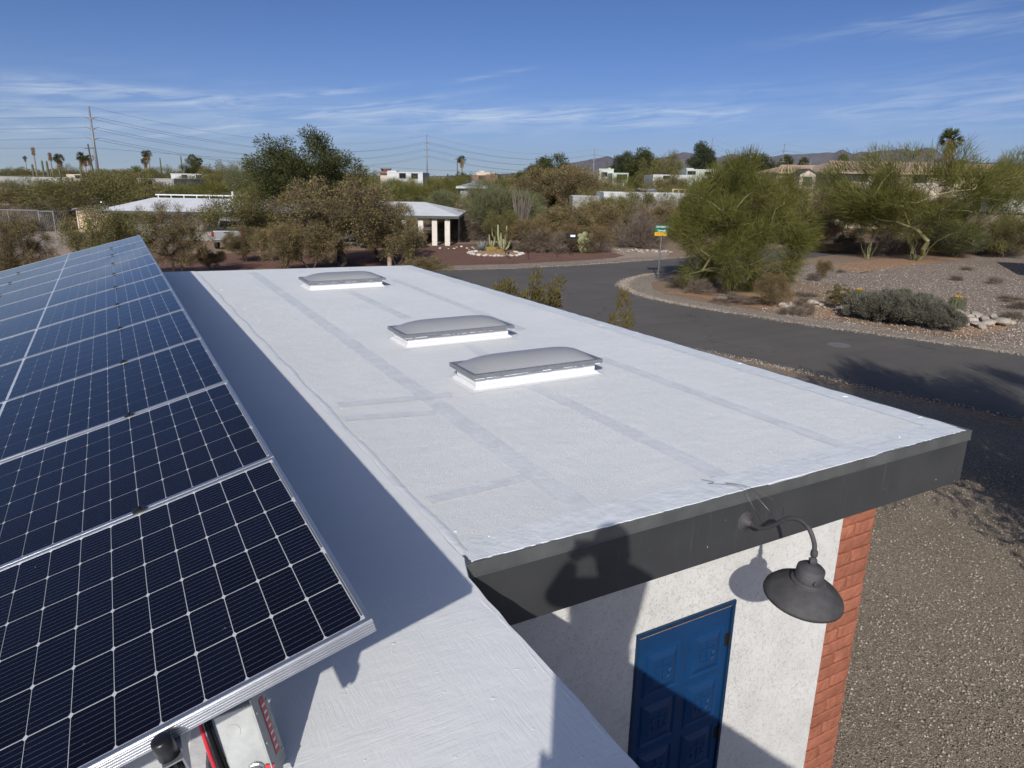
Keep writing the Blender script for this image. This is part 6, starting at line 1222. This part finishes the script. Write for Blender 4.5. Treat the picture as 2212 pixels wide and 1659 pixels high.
HB = .24     # distance of the body behind the phone
def bp(r_, b_, z): return body_pt(r_, b_, z) - per.location
P_ = dict(pel=bp(.08, HB + .08, .93), waist=bp(.08, HB + .06, 1.08), chest=bp(.09, HB + .01, 1.31), neckb=bp(.10, HB, 1.46), shL=bp(-.07, HB - .01, 1.43), shR=bp(.265, HB - .01, 1.44), hipL=bp(-.0, HB + .08, .90), hipR=bp(.17, HB + .08, .90))
torso = [('pel', P_['pel'], (.155, .12)), ('waist', P_['waist'], (.165, .12)), ('chest', P_['chest'], (.20, .13)), ('neckb', P_['neckb'], (.085, .08))]
aL = [('chest', P_['chest'], .17), ('shL', P_['shL'], .08), ('elL', bp(-.155, .10, 1.31), .058), ('wrL', bp(-.072, .055, 1.49), .034)]
aR = [('chest', P_['chest'], .17), ('shR', P_['shR'], .085), ('elR', bp(.29, .08, 1.40), .062), ('wrR', bp(.095, .04, 1.50), .034)]
lL = [('pel', P_['pel'], .155), ('hipL', P_['hipL'], .09), ('knL', bp(-.01, HB + .05, .50), .062), ('anL', bp(-.02, HB + .09, .10), .045), ('toL', bp(-.03, HB - .08, .045), .04)]
lR = [('pel', P_['pel'], .155), ('hipR', P_['hipR'], .09), ('knR', bp(.18, HB + .05, .50), .062), ('anR', bp(.20, HB + .09, .10), .045), ('toR', bp(.21, HB - .08, .045), .04)]
skin_mesh('body', [torso, aL, aR, lL, lR], M_SHIRT, per)
skin_mesh('jeans', [[('pel', P_['pel'] + Vector((0, 0, .02)), (.162, .127)), ('hipL', P_['hipL'], .103), ('knL', lL[2][1], .074), ('hmL', bp(-.02, HB + .09, .16), .062)], [('pel', P_['pel'], .17), ('hipR', P_['hipR'], .103), ('knR', lR[2][1], .074), ('hmR', bp(.20, HB + .09, .16), .062)]], M_JEANS, per)
for s_, (a, t_) in (('L', (lL[3][1], lL[4][1])), ('R', (lR[3][1], lR[4][1]))): skin_mesh('boot', [[('h' + s_, a + Vector((0, 0, .04)), .06), ('m' + s_, a.lerp(t_, .45) + Vector((0, 0, -.02)), (.052, .05)), ('t' + s_, t_, (.05, .04))]], M_BOOT, per, 1)
hc_ = bp(.10, HB - .03, 1.628)
hd = MB(); prof_h = [(.035, -.125), (.062, -.11), (.072, -.07), (.078, -.02), (.082, .03), (.078, .075), (.058, .108), (.02, .122)]
hd.lathe(prof_h, 20, Matrix.Rotation(math.atan2(-SB.y, -SB.x), 3, 'Z') @ Matrix.Diagonal((1.18, .96, 1)), hc_); head = hd.build('head', M_SKIN, per, sm=True)
fwd = -SB; sd = SR
MB().tube([hc_ + fwd * .088 + Vector((0, 0, .01)), hc_ + fwd * .112 + Vector((0, 0, -.028)), hc_ + fwd * .09 + Vector((0, 0, -.04))], [.010, .015, .012], 8).build('nose', M_SKIN, head, sm=True)
MB().tube([hc_ + fwd * .083 - sd * .024 + Vector((0, 0, -.068)), hc_ + fwd * .091 + Vector((0, 0, -.069)), hc_ + fwd * .083 + sd * .024 + Vector((0, 0, -.068))], [.004, .007, .004], 6).build('mouth', M_REDW_, head, sm=True)
for s_ in (-1, 1):
    MB().lathe([(.004, -.012), (.0125, -.004), (.0125, .004), (.004, .012)], 8, None, hc_ + fwd * .080 + sd * (s_ * .032) + Vector((0, 0, .012))).build('eye', M_HAIR, head, sm=True)
    MB().lathe([(.006, -.032), (.018, -.018), (.02, .012), (.008, .032)], 8, None, hc_ + sd * (s_ * .078)).build('ear', M_SKIN, head, sm=True)
MB().tube([hc_ + Vector((0, 0, -.06)) - fwd * .02, P_['neckb'] + Vector((0, 0, -.02))], [.055, .062], 12).build('neck', M_SKIN, head, sm=True)
MB().lathe([(.088, .035), (.092, .06), (.085, .095), (.06, .125), (.02, .137)], 18, Matrix.Rotation(math.atan2(-SB.y, -SB.x), 3, 'Z') @ Matrix.Diagonal((1.18, .98, 1)), hc_).build('cap', M_CAPC, per, sm=True)
MB().add([hc_ + fwd * .09 + sd * s_ + Vector((0, 0, .045)) for s_ in (-.07, .07)] + [hc_ + fwd * .165 + sd * s_ + Vector((0, 0, .03)) for s_ in (.055, -.055)] + [hc_ + fwd * .09 + sd * s_ + Vector((0, 0, .037)) for s_ in (-.07, .07)] + [hc_ + fwd * .165 + sd * s_ + Vector((0, 0, .022)) for s_ in (.055, -.055)], [(0, 1, 2, 3), (7, 6, 5, 4), (0, 3, 7, 4), (1, 5, 6, 2), (3, 2, 6, 7)]).build('cap_brim', M_CAPC, per)
def hand(w0, s_):
    """palm behind the phone with four unequal bent fingers and a thumb"""
    w0 = w0; tgt = Vector((0, 0, 0)) + (CAM - per.location) + (-F0) * .035 + R0 * (s_ * .07) + Vector((0, 0, -.02)); d = (tgt - w0); pc_ = w0 + d * .62; up = Vector((0, 0, 1)); chains = [[('w', w0, .030), ('p', pc_, (.036, .020)), ('k', w0 + d * .95, (.034, .016))]]
    for k, L_ in enumerate((.070, .082, .076, .058)):
        b_ = w0 + d * .92 + up * (.027 - .018 * k) ; f1 = b_ + F0 * .022 + R0 * (-s_ * .012) + up * .004; f2 = f1 + R0 * (-s_ * L_ * .45) + F0 * .004; f3 = f2 + R0 * (-s_ * L_ * .4) - F0 * .006
        chains.append([('k', b_, .01), ('a%d' % k, b_ + F0 * .008, .0095), ('b%d' % k, f1, .009), ('c%d' % k, f2, .0085), ('d%d' % k, f3, .0075)])
    tb = w0 + d * .55; chains.append([('p', pc_, .03), ('t0', tb + up * .035 - F0 * .01, .012), ('t1', tgt + up * .045 - F0 * .012 + R0 * (-s_ * .012), .0105), ('t2', tgt + up * .052 - F0 * .008 + R0 * (-s_ * .038), .0085)])
    return skin_mesh('hand', chains, M_SKIN, per, 1)
hand(aL[3][1], -1); hand(aR[3][1], 1)
ph = empty('phone', CAM - FW * .022, 0, 'black smartphone held up by the person on the roof', 'phone'); ph.rotation_euler = co.matrix_world.to_euler()
MB().bb((-.075, -.036, .0), (.075, .036, .008)).build('body', M_BLACK, ph, bevel=.004); MB().bb((-.071, -.033, .0082), (.071, .033, .0088)).build('screen', M_GLASS, ph)
# ================================================================== haze over the far plain
hz_ = NT('haze_air'); pv_ = hz_.new('ShaderNodeVolumePrincipled', {'Color': (.86, .92, 1.0, 1), 'Density': 9e-6, 'Anisotropy': 0.0}); hz_.l.new(pv_.outputs[0], hz_.out.inputs['Volume'])
hzo = MB().bb((-17000, -17000, -6), (17000, 17000, 1050)).build('haze', hz_.m); tag(hzo, kind='stuff')
